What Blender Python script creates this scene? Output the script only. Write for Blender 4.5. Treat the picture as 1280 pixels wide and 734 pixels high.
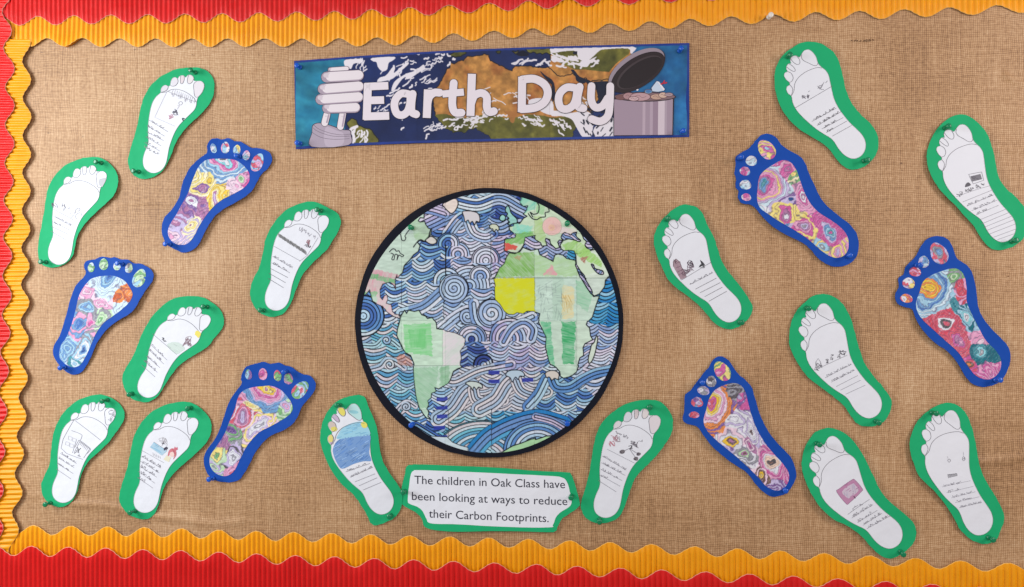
import bpy, math, random
import numpy as np
from mathutils import Vector
from mathutils.geometry import delaunay_2d_cdt

for o in list(bpy.data.objects):
    bpy.data.objects.remove(o, do_unlink=True)
scene = bpy.context.scene
COL = scene.collection
R = math.radians

# ------------------------------------------------------------------ camera
F = 1004.0                 # focal length in pixels of the 1280 px wide photograph
YAW = R(5.4)
DIST = 1.807
cd = bpy.data.cameras.new('camera')
cam = bpy.data.objects.new('camera', cd)
COL.objects.link(cam)
CAM = np.array([math.sin(YAW) * DIST, -math.cos(YAW) * DIST, 0.0])
cam.location = CAM
cam.rotation_euler = (R(90), 0, YAW)
cd.sensor_width = 36
cd.lens = F / 1280 * 36
cd.clip_start = 0.05
cd.clip_end = 50
scene.camera = cam
scene.render.resolution_x = 1024
scene.render.resolution_y = 587

# ------------------------------------------------------------------ light
world = bpy.data.worlds.new('World')
scene.world = world
world.use_nodes = True
wb = world.node_tree.nodes['Background']
wb.inputs['Color'].default_value = (1.0, 0.95, 0.93, 1)
wb.inputs['Strength'].default_value = 0.29


def area(name, loc, target, size, size_y, power, color):
    l = bpy.data.lights.new(name, 'AREA')
    l.shape = 'RECTANGLE'
    l.size, l.size_y, l.energy, l.color = size, size_y, power, color
    o = bpy.data.objects.new(name, l)
    COL.objects.link(o)
    o.location = loc
    o.rotation_euler = (Vector(target) - Vector(loc)).to_track_quat('-Z', 'Y').to_euler()
    return o


area('window_light_left', (-2.1, -1.15, 0.42), (-0.9, 0, -0.3), 0.8, 1.2, 41, (0.93, 0.98, 1.0))
area('window_light_right', (2.25, -1.3, 0.6), (0.95, 0, -0.25), 0.6, 1.0, 23, (1.0, 0.93, 0.90))
area('ceiling_light', (0.1, -2.6, 0.75), (0.1, 0, -0.7), 1.8, 0.6, 18.5, (1.0, 0.965, 0.95))

scene.view_settings.view_transform = 'Standard'
scene.view_settings.look = 'None'
scene.view_settings.gamma = 1
scene.view_settings.exposure = 0.0

# ------------------------------------------------------------------ helpers
CA, SA = math.cos(YAW), math.sin(YAW)


def P(px, py, h=0.0):
    """points of the photograph -> points on the board plane, h metres in front of it"""
    px = np.asarray(px, float); py = np.asarray(py, float)
    u = (px - 640.0) / F
    v = -(py - 367.0) / F
    dx = u * CA - SA
    dy = u * SA + CA
    t = (-h - CAM[1]) / dy
    return CAM[0] + t * dx, CAM[2] + t * v


def PA(pts, h=0.0):
    a = np.asarray(pts, float)
    x, z = P(a[:, 0], a[:, 1], h)
    return np.stack([x, z], 1)


PXM = 0.0018               # about 1.8 mm per photograph pixel


def lin(c):
    c = np.asarray(c, float)
    return np.where(c <= 0.04045, c / 12.92, ((c + 0.055) / 1.055) ** 2.4)


def C8(*c):
    return tuple(v / 255.0 for v in c)


def lattice(ix, iy, seed):
    n = (ix.astype(np.int64) * 374761393 + iy.astype(np.int64) * 668265263 + seed * 974634777) & 0xffffffff
    n = ((n ^ (n >> 13)) * 1274126177) & 0xffffffff
    n = n ^ (n >> 16)
    return (n & 0xffff) / 65535.0


def vnoise(x, y, seed=0):
    x = np.asarray(x, float); y = np.asarray(y, float)
    ix = np.floor(x); iy = np.floor(y)
    fx = x - ix; fy = y - iy
    fx = fx * fx * (3 - 2 * fx); fy = fy * fy * (3 - 2 * fy)
    a = lattice(ix, iy, seed); b = lattice(ix + 1, iy, seed)
    c = lattice(ix, iy + 1, seed); d = lattice(ix + 1, iy + 1, seed)
    return (a * (1 - fx) + b * fx) * (1 - fy) + (c * (1 - fx) + d * fx) * fy


def fbm(x, y, seed=0, o=3):
    s = 0; a = 0.5; t = 0
    for k in range(o):
        s = s + a * vnoise(x * 2 ** k, y * 2 ** k, seed + k * 17)
        t += a; a *= 0.5
    return s / t


def smooth(pts, n=5, closed=True):
    p = np.asarray(pts, float)
    m = len(p)
    out = []
    for i in range(m if closed else m - 1):
        if closed:
            a, b, c, d = p[i - 1], p[i], p[(i + 1) % m], p[(i + 2) % m]
        else:
            a, b, c, d = p[max(i - 1, 0)], p[i], p[i + 1], p[min(i + 2, m - 1)]
        for k in range(n):
            t = k / n
            out.append(0.5 * ((2 * b) + (c - a) * t + (2 * a - 5 * b + 4 * c - d) * t * t + (3 * b - a - 3 * c + d) * t ** 3))
    if not closed:
        out.append(p[-1])
    return np.array(out)


def inside(poly, x, y):
    """even-odd test"""
    poly = np.asarray(poly, float)
    r = np.zeros(x.shape, bool)
    x0, y0 = poly[:, 0], poly[:, 1]
    x1, y1 = np.roll(x0, -1), np.roll(y0, -1)
    for a, b, c, d in zip(x0, y0, x1, y1):
        if b == d:
            continue
        m = (b > y) != (d > y)
        if not m.any():
            continue
        r ^= m & (x < (c - a) * (y - b) / (d - b) + a)
    return r


def zc(pts, org, s):
    """coordinates read in an enlarged crop -> photograph pixels"""
    a = np.asarray(pts, float).copy()
    a[:, 0] = org[0] + a[:, 0] / s
    a[:, 1] = org[1] + a[:, 1] / s
    return a


# ------------------------------------------------------------------ materials
MATS = {}


def nodes_of(name):
    m = bpy.data.materials.new(name)
    m.use_nodes = True
    nt = m.node_tree
    b = nt.nodes['Principled BSDF']
    MATS[name] = m
    return m, nt, b


def card(name, srgb, rough=0.62, var=0.06, bump=0.10, spec=0.16):
    m, nt, b = nodes_of(name)
    tc = nt.nodes.new('ShaderNodeTexCoord')
    n = nt.nodes.new('ShaderNodeTexNoise'); n.inputs['Scale'].default_value = 30; n.inputs['Detail'].default_value = 5
    nt.links.new(tc.outputs['Object'], n.inputs['Vector'])
    c = lin(srgb)
    mx = nt.nodes.new('ShaderNodeMix'); mx.data_type = 'RGBA'
    mx.inputs[6].default_value = (*(c * (1 - var)), 1)
    mx.inputs[7].default_value = (*np.minimum(c * (1 + var), 1), 1)
    nt.links.new(n.outputs['Fac'], mx.inputs[0])
    nt.links.new(mx.outputs[2], b.inputs['Base Color'])
    g = nt.nodes.new('ShaderNodeTexNoise'); g.inputs['Scale'].default_value = 900; g.inputs['Detail'].default_value = 2
    nt.links.new(tc.outputs['Object'], g.inputs['Vector'])
    bp = nt.nodes.new('ShaderNodeBump'); bp.inputs['Strength'].default_value = bump; bp.inputs['Distance'].default_value = 0.0004
    nt.links.new(g.outputs['Fac'], bp.inputs['Height'])
    w = nt.nodes.new('ShaderNodeTexNoise'); w.inputs['Scale'].default_value = 16; w.inputs['Detail'].default_value = 3
    nt.links.new(tc.outputs['Object'], w.inputs['Vector'])
    b2 = nt.nodes.new('ShaderNodeBump'); b2.inputs['Strength'].default_value = 0.35; b2.inputs['Distance'].default_value = 0.01
    nt.links.new(w.outputs['Fac'], b2.inputs['Height']); nt.links.new(b2.outputs['Normal'], bp.inputs['Normal'])
    nt.links.new(bp.outputs['Normal'], b.inputs['Normal'])
    b.inputs['Roughness'].default_value = rough
    b.inputs['Specular IOR Level'].default_value = spec
    return m


card('green_card', C8(30, 170, 112))
card('blue_card', C8(20, 74, 168))
card('black_card', C8(14, 17, 31), rough=0.7)
card('navy_card', C8(34, 58, 134))
card('white_paper', C8(229, 230, 238), var=0.02, bump=0.05)
card('cut_edge', C8(232, 170, 150), var=0.1)
card('orange_edge', C8(246, 196, 110), var=0.1)
card('red_corrugated', C8(214, 24, 22), rough=0.42, var=0.08, spec=0.30)
card('orange_corrugated', C8(242, 158, 10), rough=0.42, var=0.08, spec=0.30)
for nm, c in (('green_plastic', C8(6, 126, 82)), ('blue_plastic', C8(14, 84, 190)), ('white_plastic', C8(226, 216, 206))):
    m, nt, b = nodes_of(nm)
    n = nt.nodes.new('ShaderNodeTexNoise'); n.inputs['Scale'].default_value = 60
    tc = nt.nodes.new('ShaderNodeTexCoord'); nt.links.new(tc.outputs['Object'], n.inputs['Vector'])
    mr = nt.nodes.new('ShaderNodeMapRange'); mr.inputs[3].default_value = 0.2; mr.inputs[4].default_value = 0.29
    nt.links.new(n.outputs['Fac'], mr.inputs[0]); nt.links.new(mr.outputs[0], b.inputs['Roughness'])
    b.inputs['Base Color'].default_value = (*lin(c), 1)
m, nt, b = nodes_of('steel')
b.inputs['Metallic'].default_value = 1; b.inputs['Roughness'].default_value = 0.3
b.inputs['Base Color'].default_value = (0.6, 0.6, 0.62, 1)


def printed(name, rough, spec=0.16, grain=0.05):
    m, nt, b = nodes_of(name)
    a = nt.nodes.new('ShaderNodeAttribute'); a.attribute_name = 'print'
    tc = nt.nodes.new('ShaderNodeTexCoord')
    n = nt.nodes.new('ShaderNodeTexNoise'); n.inputs['Scale'].default_value = 700; n.inputs['Detail'].default_value = 3
    nt.links.new(tc.outputs['Object'], n.inputs['Vector'])
    mr = nt.nodes.new('ShaderNodeMapRange'); mr.inputs[3].default_value = 1 - grain; mr.inputs[4].default_value = 1 + grain
    nt.links.new(n.outputs['Fac'], mr.inputs[0])
    mu = nt.nodes.new('ShaderNodeVectorMath'); mu.operation = 'SCALE'
    nt.links.new(a.outputs['Color'], mu.inputs[0]); nt.links.new(mr.outputs[0], mu.inputs['Scale'])
    nt.links.new(mu.outputs[0], b.inputs['Base Color'])
    b.inputs['Roughness'].default_value = rough
    b.inputs['Specular IOR Level'].default_value = spec
    return m


printed('pencil_print', 0.65)
printed('laminated_print', 0.45, 0.22, 0.02)


def hessian_material():
    m, nt, b = nodes_of('hessian')
    N = nt.nodes.new; L = nt.links.new

    def val(op, a, c=None, d=None):
        n = N('ShaderNodeMath'); n.operation = op
        for i, v in enumerate((a, c, d)):
            if v is None:
                continue
            if isinstance(v, (int, float)):
                n.inputs[i].default_value = v
            else:
                L(v, n.inputs[i])
        return n.outputs[0]

    tc = N('ShaderNodeTexCoord')
    sp = N('ShaderNodeSeparateXYZ'); L(tc.outputs['Object'], sp.inputs[0])
    X, Z = sp.outputs['X'], sp.outputs['Z']

    def noise(vec_x, vec_z, detail=2, rough=0.5):
        c = N('ShaderNodeCombineXYZ'); L(vec_x, c.inputs[0]); L(vec_z, c.inputs[1])
        n = N('ShaderNodeTexNoise'); n.inputs['Scale'].default_value = 1; n.inputs['Detail'].default_value = detail
        n.inputs['Roughness'].default_value = rough
        L(c.outputs[0], n.inputs['Vector'])
        return n.outputs['Fac']
    wob1 = noise(val('MULTIPLY', X, 9), val('MULTIPLY', Z, 9), 3)
    wob2 = noise(val('ADD', val('MULTIPLY', X, 9), 37.0), val('MULTIPLY', Z, 9), 3)
    pit = 0.0040
    sx = val('ADD', val('DIVIDE', X, pit), val('MULTIPLY', wob1, 5.0))
    sz = val('ADD', val('DIVIDE', Z, pit * 0.95), val('MULTIPLY', wob2, 5.0))
    ax = val('ABSOLUTE', val('SINE', val('MULTIPLY', sx, math.pi)))
    az = val('ABSOLUTE', val('SINE', val('MULTIPLY', sz, math.pi)))
    chk = val('MODULO', val('ADD', val('FLOOR', sx), val('FLOOR', sz)), 2.0)
    chk = val('ABSOLUTE', chk)
    # over-under weave: warp on top where chk = 1
    warp = val('MULTIPLY', val('POWER', ax, 0.6), val('ADD', 0.55, val('MULTIPLY', val('MULTIPLY', chk, az), 0.45)))
    weft = val('MULTIPLY', val('POWER', az, 0.6), val('ADD', 0.55, val('MULTIPLY', val('MULTIPLY', val('SUBTRACT', 1.0, chk), ax), 0.45)))
    hgt = val('MAXIMUM', warp, weft)
    gap = val('MINIMUM', val('POWER', ax, 0.5), val('POWER', az, 0.5))
    # thread-to-thread tone: long streaks both ways
    st_v = noise(val('MULTIPLY', X, 210), val('MULTIPLY', Z, 7), 3, 0.6)
    st_h = noise(val('MULTIPLY', X, 7), val('MULTIPLY', Z, 210), 3, 0.6)
    slub = noise(val('MULTIPLY', X, 130), val('MULTIPLY', Z, 130), 2)
    blot = noise(val('MULTIPLY', X, 3.2), val('MULTIPLY', Z, 3.2), 4)
    speck = noise(val('MULTIPLY', X, 60), val('MULTIPLY', Z, 95), 2)
    t = val('ADD', val('MULTIPLY', val('SUBTRACT', st_v, 0.5), 0.5), val('MULTIPLY', val('SUBTRACT', st_h, 0.5), 0.36))
    t = val('ADD', t, val('MULTIPLY', val('SUBTRACT', slub, 0.5), 0.5))
    t = val('ADD', t, val('MULTIPLY', val('SUBTRACT', blot, 0.5), 0.6))
    t = val('ADD', t, val('MULTIPLY', val('SUBTRACT', hgt, 0.75), 0.36))
    t = val('ADD', t, val('MULTIPLY', val('SUBTRACT', gap, 0.8), 0.24))
    t = val('ADD', t, 0.5)
    cr = N('ShaderNodeValToRGB')
    e = cr.color_ramp.elements
    e[0].position = 0.0; e[0].color = (*lin(C8(108, 72, 40)), 1)
    e[1].position = 1.0; e[1].color = (*lin(C8(232, 204, 168)), 1)
    k = e.new(0.5); k.color = (*lin(C8(188, 144, 102)), 1)
    L(t, cr.inputs[0])
    # dark flecks of plant fibre
    fl = N('ShaderNodeMapRange'); fl.inputs[1].default_value = 0.73; fl.inputs[2].default_value = 0.79
    L(speck, fl.inputs[0])
    mx = N('ShaderNodeMix'); mx.data_type = 'RGBA'
    L(val('MULTIPLY', fl.outputs[0], 0.65), mx.inputs[0]); L(cr.outputs[0], mx.inputs[6])
    mx.inputs[7].default_value = (*lin(C8(84, 52, 30)), 1)
    L(mx.outputs[2], b.inputs['Base Color'])
    bp = N('ShaderNodeBump'); bp.inputs['Strength'].default_value = 0.45; bp.inputs['Distance'].default_value = 0.0010
    hh = val('ADD', hgt, val('MULTIPLY', slub, 0.6))
    L(hh, bp.inputs['Height']); L(bp.outputs['Normal'], b.inputs['Normal'])
    b.inputs['Roughness'].default_value = 0.55
    b.inputs['Specular IOR Level'].default_value = 0.45
    b.inputs['Sheen Weight'].default_value = 0.12
    b.inputs['Sheen Roughness'].default_value = 0.4


hessian_material()


# ------------------------------------------------------------------ mesh builders
def mesh_obj(name, verts, faces, mat, parent=None, colors=None, shade=True):
    """verts are world (x, y, z); with a parent they are made local to it"""
    v = np.asarray(verts, np.float64)
    if parent is not None:
        v = v - np.array(parent.get('_org', (0, 0, 0)))
    me = bpy.data.meshes.new(name)
    f = faces
    if isinstance(f, np.ndarray):
        nf, k = f.shape
        me.vertices.add(len(v)); me.vertices.foreach_set('co', v.astype(np.float32).ravel())
        me.loops.add(nf * k); me.loops.foreach_set('vertex_index', f.astype(np.int32).ravel())
        me.polygons.add(nf); me.polygons.foreach_set('loop_start', np.arange(0, nf * k, k, dtype=np.int32))
        me.update(calc_edges=True)
    else:
        me.from_pydata([tuple(q) for q in v], [], f)
    me.validate()
    if colors is not None:
        at = me.color_attributes.new('print', 'FLOAT_COLOR', 'POINT')
        c = np.ones((len(v), 4), np.float32); c[:, :3] = lin(np.clip(colors, 0, 1))
        at.data.foreach_set('color', c.ravel())
    if shade:
        me.polygons.foreach_set('use_smooth', np.ones(len(me.polygons), bool))
    me.materials.append(MATS[mat])
    o = bpy.data.objects.new(name, me)
    COL.objects.link(o)
    if parent is not None:
        o.parent = parent
        o['_org'] = parent['_org']
        if parent.type == 'MESH':
            pass
    return o


def thing(name, label, cat, x, z, group=None):
    o = bpy.data.objects.new(name, None)
    COL.objects.link(o)
    o.location = (x, 0, z)
    o.empty_display_size = 0.03
    o['_org'] = (x, 0.0, z)
    o['label'] = label; o['category'] = cat
    if group:
        o['group'] = group
    return o


def tag(o, label, cat, group=None):
    o['label'] = label; o['category'] = cat
    if group:
        o['group'] = group


def lift_pins(pins, seed, bow=0.0022, curl=0.0022, base=0.0009, half=0.07):
    """paper held by pins: how far a point of the sheet stands off the board"""
    (ax, az), (bx, bz) = pins
    rr_ = random.Random(seed * 7 + 1)
    bow *= rr_.uniform(0.5, 1.7); curl *= rr_.uniform(0.5, 2.0); skew = rr_.uniform(-0.5, 0.5)
    L = math.hypot(bx - ax, bz - az)
    ux, uz = (bx - ax) / L, (bz - az) / L

    def f(x, z):
        t = ((x - ax) * ux + (z - az) * uz) / L
        s = (-(x - ax) * uz + (z - az) * ux) / half
        tt = np.clip(t, 0, 1)
        h = base + bow * np.sin(np.pi * tt)
        h = h + curl * np.minimum(s * s * (1 + skew * np.sign(s)), 2.5) * (0.25 + 0.75 * np.sin(np.pi * tt) ** 0.5)
        h = h + 0.0012 * np.clip(-t, 0, 1) * 6 + 0.0012 * np.clip(t - 1, 0, 1) * 6
        return h + 0.0009 * (vnoise(x * 14 + seed, z * 14, seed) - 0.3)
    return f


def sheet(name, outline, mat, parent, lift, thick=0.0005, step=9, jitter=0.25, seed=0, off=0.0, href=0.003, color_fn=None):
    """a cut paper shape: outline in photograph pixels, real thickness, following lift()"""
    o = np.asarray(outline, float).copy()
    if jitter:
        n = np.arange(len(o))
        o[:, 0] += jitter * (vnoise(n * 0.7, n * 0 + 3, seed) - 0.5) * 2
        o[:, 1] += jitter * (vnoise(n * 0.7, n * 0 + 9, seed + 5) - 0.5) * 2
    mn, mxx = o.min(0), o.max(0)
    gx, gy = np.meshgrid(np.arange(mn[0] + step * .5, mxx[0], step), np.arange(mn[1] + step * .5, mxx[1], step))
    gx = gx.ravel(); gy = gy.ravel()
    k = inside(o, gx, gy)
    gx, gy = gx[k], gy[k]
    if len(gx):
        keep = np.ones(len(gx), bool)
        for q in o[::2]:
            keep &= (gx - q[0]) ** 2 + (gy - q[1]) ** 2 > (step * 0.45) ** 2
        gx, gy = gx[keep], gy[keep]
    n = len(o)
    pts = [Vector(q) for q in o] + [Vector((a, b_)) for a, b_ in zip(gx, gy)]
    vs, es, fs, *_ = delaunay_2d_cdt(pts, [], [list(range(n))], 1, 1e-5)
    vp = np.array([(q.x, q.y) for q in vs])
    fs = [list(f) for f in fs]
    xs, zs = P(vp[:, 0], vp[:, 1], href)
    h = lift(xs, zs) + off
    front = np.stack([xs, -h, zs], 1)
    # orient the faces towards the camera (-y)
    out = []
    for f in fs:
        a, b_, c = front[f[0]], front[f[1]], front[f[2]]
        ny = (b_[2] - a[2]) * (c[0] - a[0]) - (b_[0] - a[0]) * (c[2] - a[2])
        out.append(f if ny < 0 else f[::-1])
    # boundary edges -> rim and back
    cnt = {}
    for f in out:
        for i in range(len(f)):
            e = (f[i], f[(i + 1) % len(f)])
            cnt[e] = cnt.get(e, 0) + 1
    nb = len(front)
    back = front.copy(); back[:, 1] += thick
    faces = list(out)
    for f in out:
        faces.append([q + nb for q in f[::-1]])
    rim = []
    for (a, b_) in cnt:
        if (b_, a) not in cnt:
            faces.append([b_, a, a + nb, b_ + nb])
    V = np.concatenate([front, back])
    colors = None
    if color_fn is not None:
        c = color_fn(vp[:, 0], vp[:, 1])
        colors = np.concatenate([c, c])
    ob = mesh_obj(name, V, faces, mat, parent, colors, shade=False)
    return ob


class Ink:
    """flat drawing: ribbons and filled patches laid on a sheet, colours per vertex"""
    def __init__(self, lift, off, href=0.003):
        self.v = []; self.f = []; self.c = []; self.lift = lift; self.off = off; self.href = href; self.k = 0

    def _add(self, pts, faces, col):
        b0 = sum(len(a) for a in self.v)
        x, z = P(pts[:, 0], pts[:, 1], self.href)
        self.k += 1
        h = self.lift(x, z) + self.off + 0.000002 * self.k
        self.v.append(np.stack([x, -h, z], 1))
        self.f += [[q + b0 for q in f] for f in faces]
        self.c.append(np.tile(np.array(col, float)[:3], (len(pts), 1)))

    def line(self, pts, w=0.5, col=(0.4, 0.4, 0.42), closed=False, cap=False, step=4.0):
        p = np.asarray(pts, float)
        if closed:
            p = np.vstack([p, p[:1]])
        q = [p[0]]
        for a, b_ in zip(p[:-1], p[1:]):
            d = np.hypot(*(b_ - a))
            if d < 1e-6:
                continue
            n = max(1, int(d / step))
            for i in range(1, n + 1):
                q.append(a + (b_ - a) * i / n)
        q = np.array(q)
        if len(q) < 2:
            return
        t = np.gradient(q, axis=0)
        if closed:
            t[0] = t[-1] = q[1] - q[-2]
        l = np.hypot(t[:, 0], t[:, 1]); l[l == 0] = 1
        n = np.stack([-t[:, 1] / l, t[:, 0] / l], 1)
        A = q + n * w / 2; B = q - n * w / 2
        m = len(q)
        self._add(np.vstack([A, B]), [[i, i + 1, m + i + 1, m + i] for i in range(m - 1)], col)
        if cap:
            for c in (q[0], q[-1]):
                a = np.linspace(0, 2 * np.pi, 13)[:-1]
                self._add(np.stack([c[0] + np.cos(a) * w / 2, c[1] + np.sin(a) * w / 2], 1), [list(range(12))], col)

    def fill(self, poly, col):
        p = np.asarray(poly, float)
        if np.ptp(p, axis=0).max() < 6:
            self._add(p, [list(range(len(p)))], col)
            return
        q = []
        for a, b_ in zip(p, np.roll(p, -1, 0)):
            n = max(1, int(np.hypot(*(b_ - a)) / 3))
            q += [a + (b_ - a) * i / n for i in range(n)]
        q = np.array(q)
        gx, gy = np.meshgrid(np.arange(q[:, 0].min() + 2, q[:, 0].max(), 4), np.arange(q[:, 1].min() + 2, q[:, 1].max(), 4))
        gx, gy = gx.ravel(), gy.ravel()
        k = inside(q, gx, gy)
        gx, gy = gx[k], gy[k]
        n = len(q)
        vs, es, fs, *_ = delaunay_2d_cdt([Vector(t) for t in q] + [Vector(t) for t in zip(gx, gy)], [], [list(range(n))], 1, 1e-5)
        self._add(np.array([(t.x, t.y) for t in vs]), [list(f) for f in fs], col)

    def ell(self, cx, cy, rx, ry, col, rot=0, n=20):
        a = np.linspace(0, 2 * np.pi, n + 1)[:-1]
        x, y = np.cos(a) * rx, np.sin(a) * ry
        c, s = math.cos(rot), math.sin(rot)
        self.fill(np.stack([cx + x * c - y * s, cy + x * s + y * c], 1), col)

    def scribble(self, x0, y0, x1, y1, amp, rng, w=0.45, col=(0.4, 0.4, 0.42), dens=1.0):
        """small handwriting above the line x0,y0 -> x1,y1"""
        L = math.hypot(x1 - x0, y1 - y0)
        ux, uy = (x1 - x0) / L, (y1 - y0) / L
        nx, ny = uy, -ux
        if ny > 0:
            nx, ny = -nx, -ny
        s = rng.uniform(0, 2)
        while s < L - 2:
            wl = rng.uniform(5, 12)
            e = min(s + wl, L)
            pts = []
            q = s
            while q < e:
                hgt = amp * rng.choice([0.05, 0.5, 0.55, 1.0, 0.1, 0.6, -0.25])
                pts.append((x0 + ux * q + nx * hgt, y0 + uy * q + ny * hgt))
                q += rng.uniform(0.45, 0.95) / dens
            if len(pts) > 1:
                self.line(smooth(pts, 3, False), w, col, step=2)
            s = e + rng.uniform(1.5, 3.0)

    def hatch(self, poly, col, rng, n=18, w=0.6, ang=0.6):
        p = np.asarray(poly, float)
        mn, mx = p.min(0), p.max(0)
        c, s = math.cos(ang), math.sin(ang)
        for i in range(n):
            x = rng.uniform(mn[0], mx[0]); y = rng.uniform(mn[1], mx[1]); l = rng.uniform(2, 5)
            q = np.array([[x - c * l, y - s * l], [x + c * l, y + s * l]])
            k = inside(p, q[:, 0], q[:, 1])
            if k.all():
                cc = np.clip(np.array(col) * rng.uniform(0.86, 1.12), 0, 1)
                self.line(q, w, cc)

    def build(self, name, parent, mat='pencil_print'):
        if not self.v:
            return None
        o = mesh_obj(name, np.concatenate(self.v), self.f, mat, parent, np.concatenate(self.c), shade=False)
        return o


# ------------------------------------------------------------------ board
def build_board():
    nx, ny = 620, 380
    px = np.linspace(-46, 1408, nx); py = np.linspace(-54, 792, ny)
    X, Y = np.meshgrid(px, py)
    x, z = P(X, Y, 0)
    h = 0.0016 * (fbm(X / 170, Y / 120, 4) - 0.5) * 2

    def crease(pts, amp, width):
        p = np.asarray(pts, float)
        d = np.full(X.shape, 1e9); sg = np.zeros(X.shape)
        T = np.zeros(X.shape); tot = 0
        for a, b_ in zip(p[:-1], p[1:]):
            v = b_ - a; l2 = (v ** 2).sum()
            t = np.clip(((X - a[0]) * v[0] + (Y - a[1]) * v[1]) / l2, 0, 1)
            dx = X - a[0] - t * v[0]; dy = Y - a[1] - t * v[1]
            dd = np.hypot(dx, dy)
            m = dd < d
            d = np.where(m, dd, d); sg = np.where(m, dy, sg)
        fade = 0.6 + 0.8 * (vnoise(X / 25, Y / 25, 31) - 0.3)
        return amp * fade * np.exp(-(d / width) ** 2)
    h += crease([(140, 252), (200, 254), (240, 261), (300, 262), (345, 270)], 0.0030, 3)
    h += crease([(45, 262), (100, 261), (150, 263)], 0.0020, 3)
    h += crease([(90, 630), (130, 632), (200, 646), (262, 655), (300, 652)], 0.0036, 5)
    h += crease([(40, 536), (70, 534)], 0.0018, 4)
    h += crease([(38, 620), (52, 620)], 0.0018, 4)
    h += crease([(1258, 95), (1272, 103), (1290, 108)], 0.005, 3.5)
    h += crease([(1100, 182), (1180, 188), (1240, 186), (1300, 190)], 0.0028, 4)
    h += crease([(1190, 572), (1230, 578), (1300, 570)], 0.0034, 5)
    h += crease([(1190, 530), (1300, 545)], -0.0016, 8)
    h += crease([(1180, 640), (1300, 600)], 0.0014, 8)
    h += crease([(520, 655), (560, 668), (600, 675)], 0.002, 5)
    h += crease([(500, 648), (520, 672)], 0.002, 4)
    h = np.clip(h, -0.003, 0.006) - 0.0022
    V = np.stack([x, -h, z], -1).reshape(-1, 3)
    i = np.arange(ny - 1)[:, None] * nx + np.arange(nx - 1)[None, :]
    q = np.stack([i, i + nx, i + nx + 1, i + 1], -1).reshape(-1, 4)
    o = mesh_obj('hessian_board', V, q, 'hessian')
    o['_org'] = (0, 0, 0)
    o['kind'] = 'structure'
    o['label'] = 'brown hessian covered display board behind everything'
    # thin solid board behind the cloth
    a = P(-46, -54); b_ = P(1408, -54); c = P(1408, 792); d = P(-46, 792)
    vv = [(q[0], yy, q[1]) for yy in (0.008, 0.026) for q in (a, b_, c, d)]
    ff = [[0, 1, 2, 3], [7, 6, 5, 4], [0, 4, 5, 1], [1, 5, 6, 2], [2, 6, 7, 3], [3, 7, 4, 0]]
    mesh_obj('board_panel', vv, ff, 'black_card', o, shade=False)
    # the dark pulled threads near the top right, loose dark fibres
    ink = Ink(lambda x_, z_: np.zeros(np.shape(x_)) + 0.0006, 0, 0)
    rng = random.Random(3)
    for k in range(7):
        xx = 1064 + k * 3.6 + rng.uniform(-1, 1)
        ink.line([(xx, 51 + rng.uniform(-1, 1)), (xx + 2.2, 51 + rng.uniform(-1, 1))], 0.9, C8(62, 36, 24))
    for k in range(3):
        xx = 1082 + k * 4
        ink.line([(xx, 49.5), (xx + 2.4, 50.5)], 0.8, C8(80, 50, 34))
    ink.line([(186, 651), (186.5, 654)], 1.0, C8(70, 40, 28))
    for k in range(60):
        xx = rng.uniform(50, 1270); yy = rng.uniform(65, 650); a_ = rng.choice([0, 1.57]) + rng.uniform(-.2, .2)
        l = rng.uniform(0.6, 1.8)
        ink.line([(xx, yy), (xx + l * math.cos(a_), yy + l * math.sin(a_))], rng.uniform(.5, 1.0), C8(104, 68, 42))
    f = ink.build('loose_fibre', o)
    f['kind'] = 'stuff'


build_board()


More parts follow.
